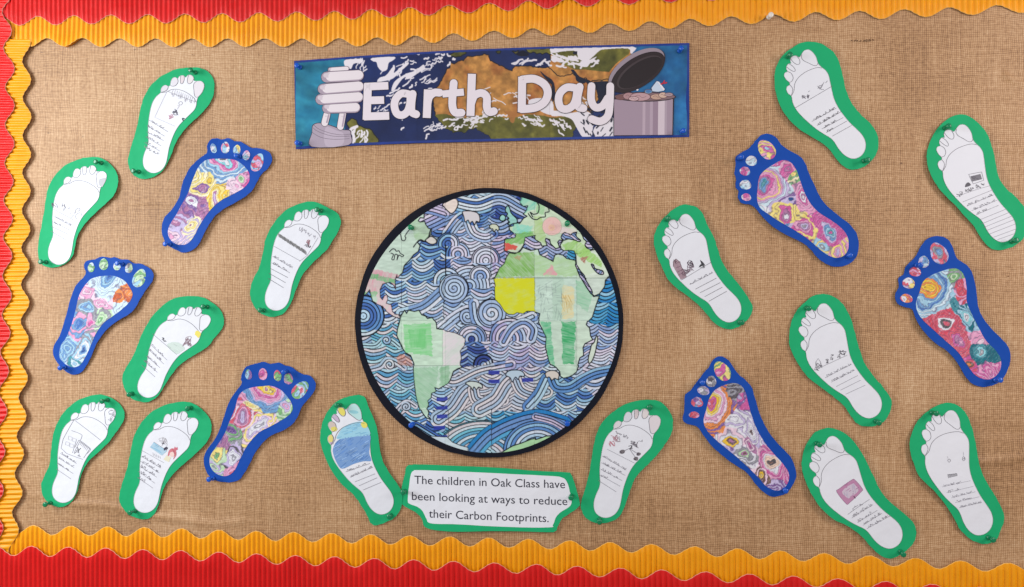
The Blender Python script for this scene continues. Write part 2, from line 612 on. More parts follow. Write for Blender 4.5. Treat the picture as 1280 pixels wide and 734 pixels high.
# ------------------------------------------------------------------ corrugated borders
def border(name, label, pts, axis, sign, amp, outer, mat, edge_mat, h0, seed, u0=0.0, u1=None, rpp=7.7, wav=0.0012, phase=0.0, gap=None):
    """corrugated strip; pts: scallop tips (photograph px) one per period; axis 'x' runs across, 'y' runs down;
    sign: direction (in px along the other axis) from tip back into the strip; outer: px coordinate of the straight edge"""
    p = np.asarray(pts, float)
    n = len(p)
    u1 = n - 1 if u1 is None else u1
    per = 10
    cols = int((u1 - u0) * rpp * per) + 1
    U = np.linspace(u0, u1, cols)
    sm = smooth(p, 20, False)
    us = np.linspace(0, n - 1, len(sm))
    main = np.interp(U, us, sm[:, 0 if axis == 'x' else 1])
    tip = np.interp(U, us, sm[:, 1 if axis == 'x' else 0])
    w = (1 - np.cos(2 * np.pi * U)) / 2
    edge = tip + sign * amp * (0.92 * w + 0.08 * w ** 2)
    edge = edge + 0.3 * (vnoise(U * 9, U * 0, seed) - 0.5)
    rows = 14
    tt = np.linspace(0, 1, rows) ** 1.4
    h = h0
    rid = 0.5 + 0.5 * np.cos(2 * np.pi * (U * rpp + phase + 0.25 * vnoise(U * 1.3, U * 0 + 4, seed)))
    rid = rid ** 0.7
    V = []
    for k, t in enumerate(tt):
        o_ = edge + (outer - edge) * t
        px, py = (main, o_) if axis == 'x' else (o_, main)
        x, z = P(px, py, h0)
        d = np.abs(o_ - edge)
        hh = h + 0.0040 * rid * (0.4 + 0.6 * (1 - np.exp(-d / 5.0))) * (0.85 + 0.3 * vnoise(U * 3, U * 0 + t * 5, seed + 2))
        hh = hh + wav * (vnoise(U * 0.8, U * 0 + 7, seed) * 2 - 0.6) * np.exp(-d / 22.0)
        if gap is not None:
            hh = hh + gap[2] * np.exp(-((main - gap[0]) / gap[1]) ** 2) * np.exp(-d / 14.0)
        V.append(np.stack([x, -hh, z], 1))
    V = np.array(V).reshape(-1, 3)
    i = np.arange(rows - 1)[:, None] * cols + np.arange(cols - 1)[None, :]
    q = np.stack([i, i + 1, i + cols + 1, i + cols], -1).reshape(-1, 4)
    e1 = V[1 * cols + 1] - V[0]; 
    a, b_, c = V[q[0][0]], V[q[0][1]], V[q[0][2]]
    if np.cross(b_ - a, c - a)[1] > 0:
        q = q[:, ::-1]
    mid = cols // 2
    org = (float(V[mid][0]), 0.0, float(V[mid][2]))
    root = thing(name, label, 'border trim', org[0], org[2], 'corrugated border strips around the board')
    # strip with a back sheet (flat liner)
    Bk = V.copy(); Bk[:, 1] = np.maximum(V[:, 1] + 0.0006, -h0 + 0.0004)
    nv = len(V)
    endf = []
    r = np.arange(rows - 1) * cols
    for c0, flip in ((0, 0), (cols - 1, 1)):
        endf.append(np.stack([r + c0, r + cols + c0, r + cols + c0 + nv, r + c0 + nv], -1))
    mesh_obj('corrugated_strip', np.concatenate([V, Bk]), np.concatenate([q, q[:, ::-1] + nv] + endf), mat, root)
    # pale cut edge along the scallops
    ed = V[:cols].copy()
    pe = edge - sign * 0.42
    px, py = (main, pe) if axis == 'x' else (pe, main)
    x, z = P(px, py, h0)
    lo = np.stack([x, ed[:, 1] + 0.0009, z], 1)
    E = np.concatenate([ed, lo])
    i = np.arange(cols - 1)
    qe = np.stack([i, i + 1, i + 1 + cols, i + cols], -1)
    a, b_, c = E[qe[0][0]], E[qe[0][1]], E[qe[0][2]]
    if np.cross(b_ - a, c - a)[1] > 0:
        qe = qe[:, ::-1]
    mesh_obj('cut_edge', E, qe, edge_mat, root)
    return root


top_orange = [(-53, 59), (-8, 59), (37.5, 58.9), (82.5, 58.8), (127, 58.7), (172.5, 58.7), (217.5, 58.8), (262.5, 58.7), (307.5, 58.7), (355, 58.7), (400.5, 58.5), (447.5, 58),
              (495, 56.7), (542.5, 53.5), (591, 50.7), (642, 47.5), (689, 44.2), (737.5, 41), (787.5, 38.5), (837.5, 35.8), (887.5, 32.7), (940, 30),
              (992.5, 27), (1047, 25), (1102, 23.4), (1158, 21), (1215.5, 18.7), (1277, 16), (1340, 13.5), (1405, 11)]
top_red = [(-65, 32.3), (-20, 32), (25, 31.5), (70, 31), (115, 30), (162, 29.5), (208, 29), (255, 28), (300, 27.3), (347, 26.3), (395, 25.4), (441, 24), (488, 21.5), (536, 19),
           (586, 16.3), (636, 13.5), (685, 10.8), (735, 8), (787, 5.5), (838, 3), (890, 0.5), (943, -2), (997, -5), (1052, -8), (1108, -11), (1165, -14),
           (1222, -17), (1284, -20), (1347, -22), (1412, -24)]
bot_orange = [(-50, 656), (-4, 656.5), (42.5, 657), (89, 657.7), (135, 658.5), (180.5, 659.6), (227.5, 661), (274, 662.6), (321, 664), (367.5, 665.4), (415, 667), (464, 668.4), (512.5, 669.7),
              (562.5, 671), (611, 672.5), (661, 674), (712.5, 676), (763, 678.2), (815, 680.7), (869, 683.4), (922.5, 686), (976, 688.8), (1031, 691.8),
              (1087.5, 694.8), (1145, 697.9), (1201, 701), (1261, 704), (1322, 707), (1384, 710)]
bot_red = [(-52, 682), (-6, 682.4), (40, 683), (86, 684.2), (132.5, 685.5), (179.5, 687), (226, 688.6), (274, 690.5), (321.5, 692.5), (370, 694.4), (418.5, 696.3), (468.5, 698.3), (517.5, 700),
           (567.5, 701.8), (618.5, 703.8), (671, 705.8), (722, 708), (776, 710.4), (827.5, 712.8), (882.5, 715.2), (937.5, 717.8), (992.5, 720.6),
           (1048.5, 723.6), (1107.5, 727), (1166, 730.5), (1225, 734), (1285, 738), (1348, 742), (1410, 746)]
left_orange = [(38.5, 6), (38.5, 53), (38.4, 99.5), (38.7, 146), (38.4, 193), (38, 239), (37.5, 287), (37, 333), (36.5, 378.5), (35.4, 425), (34.2, 473), (32.6, 521), (29.5, 568),
               (27.5, 617), (23, 663.5), (19, 711)]
left_red_up = [(14, -52), (14, -7), (14.6, 38), (17, 84), (17.6, 131)]
left_red_low = [(17.5, 40), (18, 86), (17.8, 132), (17.5, 180), (16.2, 227), (15.8, 273.5), (15.4, 320), (14.4, 369.5), (13, 417), (11.4, 464), (8.6, 515), (6.6, 565),
                (4.8, 613), (4.2, 660), (3.5, 708)]

border('scalloped_border', 'orange corrugated scalloped border strip along the top of the board', top_orange, 'x', -1, 10.6, -30, 'orange_corrugated', 'orange_edge', 0.0012, 11, gap=(92, 34, 0.006))
border('scalloped_border', 'red corrugated scalloped border strip overlapping the orange one along the top', top_red, 'x', -1, 11, -52, 'red_corrugated', 'cut_edge', 0.0060, 12)
border('scalloped_border', 'orange corrugated scalloped border strip along the bottom of the board', bot_orange, 'x', 1, 11.5, 770, 'orange_corrugated', 'orange_edge', 0.0012, 13)
border('scalloped_border', 'yellow orange corrugated scalloped border strip up the left side of the board', left_orange, 'y', -1, 10.5, -34, 'orange_corrugated', 'orange_edge', 0.0062, 15, u0=0.93, u1=14.55)
border('scalloped_border', 'red corrugated scalloped border strip overlapping the orange one along the bottom', bot_red, 'x', 1, 12, 790, 'red_corrugated', 'cut_edge', 0.0112, 14)
border('scalloped_border', 'short red corrugated border strip at the top left corner of the board', left_red_up, 'y', -1, 11.5, -44, 'red_corrugated', 'cut_edge', 0.0110, 16, u0=0.0, u1=2.9)
border('scalloped_border', 'long red corrugated border strip overlapping the orange one up the left side', left_red_low, 'y', -1, 11.5, -44, 'red_corrugated', 'cut_edge', 0.0120, 17, u0=0.78, u1=13.4)


# ------------------------------------------------------------------ push pins
def pin_mesh():
    SC = 1.14
    prof = [(0.0, 0.0004), (4.3, 0.0004), (4.7, 1.0), (4.5, 2.0), (3.2, 2.8), (2.5, 4.2), (2.35, 7), (2.6, 10.5), (3.4, 13.0), (4.6, 14.2), (5.2, 15.2), (5.2, 17.0), (4.7, 17.9), (2.5, 18.3), (0, 18.4)]
    n = 20
    V = []; Fc = []
    for r, hh in prof:
        for k in range(n):
            a = 2 * math.pi * k / n
            V.append((SC * r * math.cos(a) / 1000, -SC * hh / 1000, SC * r * math.sin(a) / 1000))
    for j in range(len(prof) - 1):
        for k in range(n):
            a, b_ = j * n + k, j * n + (k + 1) % n
            Fc.append([a, b_, b_ + n, a + n])
    me = bpy.data.meshes.new('plastic_grip'); me.from_pydata(V, [], Fc); me.validate()
    me.polygons.foreach_set('use_smooth', np.ones(len(me.polygons), bool))
    nv = []; nf = []
    for r, yy in ((0.6, -0.001), (0.6, 0.006), (0.05, 0.010)):
        for k in range(8):
            a = 2 * math.pi * k / 8
            nv.append((r * math.cos(a) / 1000, yy, r * math.sin(a) / 1000))
    for j in range(2):
        for k in range(8):
            a, b_ = j * 8 + k, j * 8 + (k + 1) % 8
            nf.append([a, b_, b_ + 8, a + 8])
    ne = bpy.data.meshes.new('needle'); ne.from_pydata(nv, [], nf); ne.materials.append(MATS['steel'])
    return me, ne


PIN_ME, NEEDLE_ME = pin_mesh()
PIN_COL = {}
for c in ('green', 'blue', 'white'):
    k = PIN_ME.copy(); k.materials.append(MATS[c + '_plastic']); PIN_COL[c] = k
prng = random.Random(8)


def pin_at(px, py, hmid=0.010):
    x, z = P(px, py, hmid)
    return float(x), float(z)


def pin(color, xz, base, label):
    o = bpy.data.objects.new('push_pin', None); COL.objects.link(o)
    o.empty_display_size = 0.01
    o.location = (xz[0], -base, xz[1])
    o.rotation_euler = (R(prng.uniform(-7, 7)), R(prng.uniform(0, 360)), R(prng.uniform(-7, 7)))
    tag(o, label, 'push pin', 'push pins holding the paper to the board')
    a = bpy.data.objects.new('plastic_grip', PIN_COL[color]); COL.objects.link(a); a.parent = o
    b_ = bpy.data.objects.new('needle', NEEDLE_ME); COL.objects.link(b_); b_.parent = o
    return o


# ------------------------------------------------------------------ white feet on green card
TPL = dict(
    outline=[(248, 100), (262, 82), (285, 78), (305, 92), (322, 118), (331, 150), (348, 171), (367, 187), (382, 210), (390, 245), (398, 290), (408, 335), (425, 375), (450, 415),
             (485, 460), (520, 495), (548, 525), (564, 555), (568, 585), (560, 615), (540, 638), (510, 650), (480, 645), (450, 625), (425, 595), (405, 562), (385, 540),
             (350, 518), (310, 490), (270, 455), (235, 420), (208, 385), (193, 350), (188, 318), (172, 305), (163, 285), (167, 268), (181, 259), (180, 246), (165, 232), (154, 212),
             (158, 196), (172, 189), (167, 177), (168, 162), (178, 149), (191, 147), (188, 130), (193, 116), (206, 108), (222, 109), (236, 116)],
    arc=[(188, 316), (202, 290), (207, 255), (225, 225), (255, 200), (290, 183), (325, 173), (350, 176)],
    big=[(249, 102), (247, 118), (257, 134), (285, 149), (308, 161), (324, 161), (331, 148)],
    toes=[[(181, 259), (193, 273), (195, 290), (188, 314)], [(172, 189), (191, 199), (200, 222), (193, 240), (180, 246)],
          [(178, 148), (198, 160), (212, 180), (206, 190), (186, 180), (169, 166)], [(189, 122), (203, 140), (221, 153), (235, 150), (237, 132), (224, 110)]],
    lm=[(265, 81), (163, 285), (530, 645)])
PENCIL = C8(120, 118, 128)
DARKP = C8(126, 123, 134)
PRINT = C8(108, 106, 114)


def simil(src, dst):
    s = np.array([complex(*q) for q in src]); d = np.array([complex(*q) for q in dst])
    sm_, dm = s.mean(), d.mean()
    a = ((d - dm) * np.conj(s - sm_)).sum() / (abs(s - sm_) ** 2).sum()
    b_ = dm - a * sm_
    return lambda p: np.array([[(a * complex(*q) + b_).real, (a * complex(*q) + b_).imag] for q in p])


def green_foot(key, label, short, org, sc, lm, outline, pins, draw, seed):
    rng = random.Random(seed)
    out = smooth(zc(outline, org, sc), 6)
    pw = [pin_at(*q) for q in zc(pins, org, sc)]
    ctr = PA(out).mean(0)
    root = thing('paper_footprint', label, 'paper footprint', float(ctr[0]), float(ctr[1]), 'white footprints on green card')
    lf = lift_pins(pw, seed)
    sheet('green_backing', out, 'green_card', root, lf, 0.0005, 9, 0.35, seed)
    T = simil(TPL['lm'], zc(lm, org, sc))
    wo = smooth(T(TPL['outline']), 3)
    w = sheet('white_foot', wo, 'white_paper', root, lf, 0.00035, 6, 0.12, seed + 3, off=0.0005)
    ink = Ink(lf, 0.00078)
    for pts in [TPL['arc'], TPL['big']] + TPL['toes']:
        ink.line(smooth(T(pts), 4, False), 0.5, PRINT, step=3)
    ink.line(wo, 0.35, C8(176, 176, 184), closed=True, step=3)
    Z = lambda pts: zc(pts, org, sc)
    draw(ink, Z, rng, T)
    ink.build('pencil_drawing', w)
    pin('green', pw[0], float(lf(*pw[0])) + 0.0008, 'green push pin above the toes of the ' + short)
    pin('green', pw[1], float(lf(*pw[1])) + 0.0008, 'green push pin at the heel of the ' + short)
    return root


def wl(ink, Z, rng, x0, y0, x1, y1, text=1.0, w=0.42, col=None, amp=2.4, tcol=None):
    p = Z([(x0, y0), (x1, y1)])
    ink.line(p, w, col or C8(134, 132, 142))
    if text:
        q = p[0] + (p[1] - p[0]) * 0.03
        e = p[0] + (p[1] - p[0]) * text
        ink.scribble(q[0], q[1], e[0], e[1], amp, rng, 0.36, tcol or DARKP, 1.25)


def blotch(ink, Z, rng, x, y, r, col, n=10, w=0.6):
    """small dense child's drawing mark"""
    c = Z([(x, y), (x + r, y)])
    rr = abs(c[1][0] - c[0][0]) * 1.25
    pts = [(c[0][0] + rng.uniform(-rr, rr), c[0][1] + rng.uniform(-rr, rr)) for _ in range(n)]
    ink.line(smooth(pts, 3, False), w, col, step=2)


def toe_fill(ink, T, k, col):
    toes = {0: [(250, 102), (264, 84), (285, 80), (304, 94), (320, 118), (329, 148), (322, 158), (308, 158), (285, 147), (258, 132), (249, 118)],
            1: [(194, 118), (206, 110), (222, 112), (235, 130), (233, 148), (221, 150), (204, 138)],
            2: [(170, 163), (179, 151), (198, 162), (209, 180), (204, 187), (187, 178)],
            3: [(156, 212), (160, 197), (172, 192), (190, 200), (198, 222), (191, 238), (168, 230)],
            4: [(166, 285), (169, 270), (180, 262), (191, 274), (193, 290), (187, 308), (174, 303)]}
    ink.fill(smooth(T(toes[k]), 3), col)


def d1(i, Z, r, T):
    for k, c in ((0, C8(223, 216, 223)), (1, C8(224, 216, 219)), (2, C8(220, 208, 213)), (3, C8(219, 215, 223)), (4, C8(216, 212, 221))):
        toe_fill(i, T, k, c)
    i.line(Z([(345, 175), (270, 335), (395, 390)]), 0.35, C8(170, 166, 180))
    i.line(Z([(350, 172), (372, 182), (530, 240)]), 0.4, PENCIL)
    for k in range(12):
        x = 385 + k * 12; y = 178 + k * 5
        i.line(Z([(x, y - 20), (x - 8 + r.uniform(-6, 6), y + 14)]), 0.35, C8(160, 156, 168))
    for x, y, q in ((385, 190, 12), (425, 205, 12), (455, 225, 12), (490, 235, 10)):
        blotch(i, Z, r, x, y, q, C8(170, 166, 178), 6, 0.35)
    i.line(smooth(Z([(430, 235), (442, 245), (430, 258), (418, 246)]), 4), 0.4, PENCIL, closed=True)
    blotch(i, Z, r, 400, 303, 17, C8(96, 94, 110), 12, 0.8)
    blotch(i, Z, r, 370, 333, 14, C8(190, 140, 160), 10, 0.7)
    blotch(i, Z, r, 420, 270, 10, C8(180, 170, 180), 6, 0.4)
    blotch(i, Z, r, 447, 346, 7, C8(80, 100, 100), 9, 1.0)
    for a in ((235, 352, 352, 425), (222, 388, 330, 452), (218, 425, 325, 480), (213, 455, 308, 512), (205, 490, 300, 545)):
        wl(i, Z, r, *a, text=0.8)
    p = Z([(195, 515), (295, 570)]); i.scribble(*p[0], *p[1], 2.6, r, 0.4, C8(150, 150, 158))


def d2(i, Z, r, T):
    i.fill(Z([(520, 168), (560, 160), (555, 190), (540, 218), (522, 212), (514, 190)]), C8(190, 190, 196))
    blotch(i, Z, r, 245, 330, 16, C8(110, 108, 118), 10, 0.5)
    p = Z([(280, 335), (340, 360)]); i.scribble(*p[0], *p[1], 3.4, r, 0.5, DARKP)
    i.line(smooth(Z([(370, 385), (375, 360), (395, 350), (400, 362), (385, 372)]), 4, False), 0.5, PENCIL)
    i.line(smooth(Z([(380, 420), (372, 400), (395, 380), (408, 385), (412, 400)]), 4, False), 0.4, PENCIL)
    blotch(i, Z, r, 290, 362, 16, C8(190, 190, 196), 8, 0.4); blotch(i, Z, r, 350, 392, 14, C8(190, 190, 196), 8, 0.4)
    wl(i, Z, r, 238, 358, 365, 428, 0, 0.4)
    wl(i, Z, r, 235, 402, 345, 462, 0.98); wl(i, Z, r, 228, 436, 340, 490, 0.5)
    wl(i, Z, r, 222, 465, 325, 515, 0); wl(i, Z, r, 218, 495, 310, 548, 0)


def d3(i, Z, r, T):
    p = Z([(245, 222), (415, 332)])
    for k in range(70):
        t = k / 70
        c = p[0] + (p[1] - p[0]) * t
        i.line([(c[0] - 0.6 + r.uniform(-.5, .5), c[1] - 2.6 + r.uniform(-.7, .7)), (c[0] + .6 + r.uniform(-.6, .6), c[1] + 2 + r.uniform(-.7, .7))], 0.6, C8(*[r.randint(96, 150)] * 3))
    i.line(p, 0.5, DARKP)
    p = Z([(365, 188), (470, 240)]); i.scribble(*p[0], *p[1], 4.5, r, 0.45, C8(160, 158, 168))
    i.line(Z([(488, 235), (422, 345), (372, 385)]), 0.4, C8(164, 162, 172))
    blotch(i, Z, r, 425, 268, 13, C8(160, 110, 120), 12, 0.7); blotch(i, Z, r, 412, 285, 14, C8(90, 80, 92), 8, 0.5); blotch(i, Z, r, 433, 292, 8, C8(70, 64, 74), 8, 0.6)
    wl(i, Z, r, 215, 290, 375, 380, 0, 0.4)
    wl(i, Z, r, 205, 352, 330, 425, 0.98); wl(i, Z, r, 198, 392, 312, 455, 0.98)
    for a in ((190, 427, 300, 485), (183, 458, 285, 517), (177, 490, 272, 548)):
        wl(i, Z, r, *a, text=0, w=0.5, col=C8(110, 110, 120))


def d4(i, Z, r, T):
    hill = smooth(Z([(345, 358), (380, 338), (425, 345), (455, 378), (440, 392), (400, 412)]), 5)
    i.fill(hill, C8(205, 218, 212)); i.hatch(hill, C8(196, 210, 204), r, 20)
    sun = smooth(Z([(525, 268), (545, 272), (555, 290), (540, 312), (528, 300), (518, 290)]), 4)
    i.fill(sun, C8(232, 218, 110)); i.hatch(sun, C8(240, 226, 96), r, 10)
    blotch(i, Z, r, 470, 335, 24, C8(150, 128, 138), 20, 0.6); blotch(i, Z, r, 482, 352, 14, C8(130, 110, 120), 10, 0.5)
    blotch(i, Z, r, 318, 320, 8, C8(60, 60, 70), 8, 0.6); blotch(i, Z, r, 333, 333, 7, C8(60, 60, 70), 7, 0.6)
    wl(i, Z, r, 255, 285, 405, 415, 0, 0.4)
    for a in ((240, 350, 345, 450), (230, 382, 325, 475), (215, 422, 300, 497), (200, 452, 285, 527)):
        wl(i, Z, r, *a, text=0.85, tcol=C8(120, 116, 130))
    wl(i, Z, r, 187, 482, 270, 555, 0)


def d5(i, Z, r, T):
    for q in ([(315, 175), (235, 350), (370, 420)], [(325, 180), (480, 300)], [(300, 240), (355, 262), (362, 285), (318, 372)], [(345, 300), (415, 350), (410, 370), (395, 385)],
              [(330, 300), (305, 380)], [(350, 310), (420, 358)], [(320, 345), (345, 300)], [(415, 352), (375, 412)]):
        i.line(smooth(Z(q), 3, False), 0.45, PENCIL)
    for x, y in ((292, 288), (318, 300), (275, 322), (300, 335)):
        i.line(Z([(x - 9, y - 14), (x + 12, y - 6), (x + 8, y + 14), (x - 13, y + 6)]), 0.4, C8(160, 158, 168), closed=True)
    for k in range(6):
        i.line(Z([(365 + k * 8, 305 + k * 7), (352 + k * 8, 330 + k * 7)]), 0.4, C8(150, 148, 158))
    i.line(Z([(335, 345), (345, 362), (357, 350)]), 0.9, C8(60, 60, 66)); i.line(Z([(345, 362), (340, 378)]), 0.9, C8(60, 60, 66))
    blotch(i, Z, r, 330, 370, 14, C8(140, 138, 148), 9, 0.45); blotch(i, Z, r, 348, 395, 10, C8(140, 138, 148), 7, 0.45)
    blotch(i, Z, r, 549, 135, 18, C8(150, 150, 158), 18, 0.4); blotch(i, Z, r, 540, 170, 14, C8(160, 160, 168), 10, 0.4)
    for a, t in (((230, 382, 330, 446), 0.95), ((215, 410, 315, 471), 0.95), ((210, 445, 310, 510), 0.7), ((203, 480, 295, 543), 0)):
        wl(i, Z, r, *a, text=t)


def d6(i, Z, r, T):
    w = Z([(312, 262), (395, 318), (362, 347), (288, 296)])
    i.fill(w, C8(176, 204, 222)); i.hatch(w, C8(140, 186, 214), r, 40, 0.7, 0.5)
    i.line(Z([(312, 262), (395, 318)]), 0.4, PENCIL)
    blotch(i, Z, r, 370, 262, 24, C8(176, 172, 178), 16, 0.45); blotch(i, Z, r, 368, 270, 8, C8(110, 106, 116), 8, 0.5)
    blotch(i, Z, r, 385, 305, 11, C8(80, 76, 96), 14, 0.8)
    hair = smooth(Z([(405, 318), (425, 302), (448, 312), (452, 345), (432, 372), (440, 345), (428, 322), (408, 345), (398, 355)]), 4)
    i.fill(hair, C8(206, 122, 132)); i.hatch(hair, C8(196, 96, 110), r, 30, 0.6, 1.2)
    i.ell(*Z([(425, 340)])[0], 3.0, 3.2, C8(236, 206, 200))
    i.fill(Z([(438, 305), (442, 290), (450, 300), (458, 292), (462, 308), (452, 315)]), C8(206, 110, 128))
    body = Z([(392, 345), (420, 358), (405, 388), (372, 372)])
    i.fill(body, C8(228, 222, 196)); i.hatch(body, C8(216, 204, 160), r, 12)
    for k in range(5):
        i.line(Z([(305 + k * 11, 328 + k * 6), (310 + k * 11, 350 + k * 4)]), 0.4, C8(170, 168, 178))
    wl(i, Z, r, 240, 316, 375, 392, 0, 0.35)
    for a, t in (((236, 352, 355, 425), 0.98), ((228, 382, 345, 455), 0.95), ((222, 412, 330, 482), 0.85), ((215, 445, 318, 520), 0.75), ((208, 483, 305, 550), 0.5)):
        wl(i, Z, r, *a, text=t, amp=3.4)


def d7(i, Z, r, T):
    up = smooth(Z([(208, 275), (212, 250), (230, 222), (262, 202), (300, 190), (325, 188), (345, 205), (362, 220), (368, 255), (300, 262)]), 4)
    lo = smooth(Z([(186, 320), (205, 285), (240, 268), (300, 260), (368, 252), (370, 300), (366, 345), (376, 382), (340, 385), (290, 398), (232, 422), (205, 392), (188, 350)]), 4)
    i.fill(lo, C8(122, 158, 208)); i.fill(up, C8(158, 206, 226))
    i.hatch(lo, C8(100, 140, 200), r, 110, 0.8, -0.7); i.hatch(lo, C8(150, 182, 222), r, 60, 0.7, -0.5)
    i.hatch(up, C8(136, 190, 220), r, 60, 0.7, -0.3)
    i.ell(*Z([(340, 204)])[0], 4.5, 3.6, C8(226, 216, 110), 0.7)
    toe_fill(i, T, 0, C8(186, 222, 222)); toe_fill(i, T, 1, C8(226, 214, 110)); toe_fill(i, T, 2, C8(196, 178, 202)); toe_fill(i, T, 3, C8(206, 190, 182)); toe_fill(i, T, 4, C8(222, 212, 130))
    c = Z([(288, 140)])[0]; i.ell(c[0], c[1], 6, 2.2, C8(150, 204, 214), 0.1)
    i.ell(*Z([(190, 225)])[0], 4, 3, C8(222, 210, 110)); i.ell(*Z([(178, 295)])[0], 2.6, 1.6, C8(190, 172, 196))
    for pts in [TPL['arc'], TPL['big']] + TPL['toes']:
        i.line(smooth(T(pts), 4, False), 0.5, PRINT, step=3)
    for a, t in (((250, 437, 370, 395), 0.98), ((270, 464, 385, 414), 0.98), ((295, 487, 395, 447), 0), ((315, 507, 405, 467), 0), ((335, 528, 425, 490), 0)):
        wl(i, Z, r, *a, text=t)


def d8(i, Z, r, T):
    for k, c in ((0, C8(222, 214, 219)), (1, C8(224, 215, 216)), (2, C8(220, 206, 209)), (3, C8(213, 215, 224)), (4, C8(219, 215, 220))):
        toe_fill(i, T, k, c)
    p = Z([(272, 243), (340, 272)]); i.scribble(*p[0], *p[1], 3, r, 0.5, DARKP)
    p = Z([(385, 280), (412, 292)]); i.scribble(*p[0], *p[1], 3, r, 0.4, PENCIL)
    blotch(i, Z, r, 270, 270, 14, C8(180, 120, 134), 14, 0.6); blotch(i, Z, r, 258, 298, 12, C8(196, 130, 144), 12, 0.7); blotch(i, Z, r, 285, 272, 14, C8(150, 130, 140), 8, 0.45)
    i.line(Z([(310, 338), (345, 322), (395, 352)]), 0.6, DARKP); i.line(Z([(345, 322), (380, 372)]), 0.5, DARKP)
    for x, y, q in ((310, 338, 14), (378, 372, 12), (392, 350, 11)):
        c = Z([(x, y)])[0]; i.ell(c[0], c[1], q / 4, q / 5.5, C8(118, 112, 118), -0.3); blotch(i, Z, r, x, y, q * .7, C8(90, 84, 92), 8, 0.5)
    blotch(i, Z, r, 372, 302, 16, C8(104, 98, 108), 16, 0.6); blotch(i, Z, r, 352, 318, 9, C8(70, 66, 74), 8, 0.6)
    wl(i, Z, r, 235, 325, 372, 395, 0, 0.35)
    for a, t in (((210, 358, 330, 430), 0.98), ((206, 392, 325, 456), 0.85), ((203, 425, 310, 482), 0.8), ((196, 452, 300, 510), 0.45), ((190, 480, 280, 538), 0)):
        wl(i, Z, r, *a, text=t)


def d9(i, Z, r, T):
    i.line(Z([(215, 380), (400, 270)]), 0.5, PENCIL)
    blotch(i, Z, r, 258, 325, 9, DARKP, 8, 0.6); blotch(i, Z, r, 274, 322, 9, C8(110, 106, 118), 8, 0.6); blotch(i, Z, r, 342, 272, 13, C8(110, 106, 118), 9, 0.5)
    i.line(Z([(325, 270), (340, 285), (352, 262), (360, 250)]), 0.45, PENCIL); i.line(Z([(366, 255), (376, 244)]), 0.5, PENCIL); i.line(Z([(280, 300), (288, 294)]), 0.5, PENCIL)
    for a, t in (((298, 447, 420, 380), 0.98), ((323, 468, 446, 397), 0.98), ((348, 484, 455, 427), 0.7), ((370, 502, 472, 445), 0.5), ((400, 520, 497, 466), 0)):
        wl(i, Z, r, *a, text=t, col=C8(104, 100, 108), tcol=C8(74, 70, 80))


def d10(i, Z, r, T):
    b_ = Z([(205, 372), (205, 348), (218, 334), (238, 350), (246, 376), (262, 400), (270, 425), (242, 438)])
    i.fill(b_, C8(166, 142, 152)); i.hatch(b_, C8(150, 122, 136), r, 40, 0.6, 1.2)
    i.line(Z([(205, 372), (205, 348), (218, 334), (238, 350), (246, 376), (262, 400), (270, 425)]), 0.6, C8(92, 70, 82))
    for y in (360, 380, 400, 415):
        i.line(Z([(212 + (y - 360) * .3, y), (240 + (y - 360) * .3, y - 12)]), 0.5, C8(110, 86, 98))
    blotch(i, Z, r, 215, 345, 8, C8(70, 50, 62), 8, 0.6); blotch(i, Z, r, 265, 405, 16, C8(104, 84, 96), 14, 0.6)
    blotch(i, Z, r, 290, 360, 13, C8(90, 74, 88), 14, 0.7); blotch(i, Z, r, 292, 380, 15, C8(140, 120, 134), 12, 0.5); i.line(Z([(276, 362), (284, 340), (296, 345), (302, 368)]), 0.6, C8(80, 64, 76))
    i.fill(Z([(330, 378), (345, 360), (338, 338), (352, 350), (362, 362)]), C8(56, 56, 62)); blotch(i, Z, r, 346, 364, 13, C8(84, 84, 88), 10, 0.6)
    i.line(Z([(245, 440), (395, 350)]), 0.45, PENCIL)
    p = Z([(288, 462), (402, 403)]); i.scribble(*p[0], *p[1], 2.2, r, 0.5, DARKP)
    i.line(p, 0.4, PENCIL)
    for a in ((315, 485, 420, 430), (338, 503, 440, 452), (362, 522, 450, 475), (383, 545, 472, 495)):
        wl(i, Z, r, *a, text=0, w=0.5, col=C8(110, 106, 114))


def d11(i, Z, r, T):
    i.line(Z([(455, 328), (520, 316), (530, 358), (478, 376)]), 0.5, PENCIL, closed=True)
    i.fill(Z([(464, 338), (514, 326), (522, 352), (474, 364)]), C8(128, 126, 134)); i.hatch(Z([(464, 338), (514, 326), (522, 352), (474, 364)]), C8(104, 102, 112), r, 30)
    i.fill(smooth(Z([(438, 392), (442, 375), (455, 368), (466, 382)]), 3), C8(104, 102, 110))
    for x, y in ((402, 432), (418, 424), (448, 408), (460, 402), (472, 398), (495, 388), (508, 386), (525, 380)):
        blotch(i, Z, r, x, y, 8, C8(128, 126, 134), 7, 0.55)
    i.line(smooth(Z([(392, 440), (470, 412), (560, 385)]), 5, False), 0.35, PENCIL)
    for a, t in (((425, 466, 578, 404), 0), ((445, 487, 580, 430), 0.95), ((470, 509, 597, 457), 0.95), ((492, 530, 605, 482), 0.5)):
        wl(i, Z, r, *a, text=t)
    for a in ((510, 555, 640, 502), (520, 575, 660, 517), (532, 592, 674, 535), (546, 608, 685, 553), (561, 625, 690, 575), (582, 641, 693, 600), (602, 653, 690, 622)):
        wl(i, Z, r, *a, text=0)


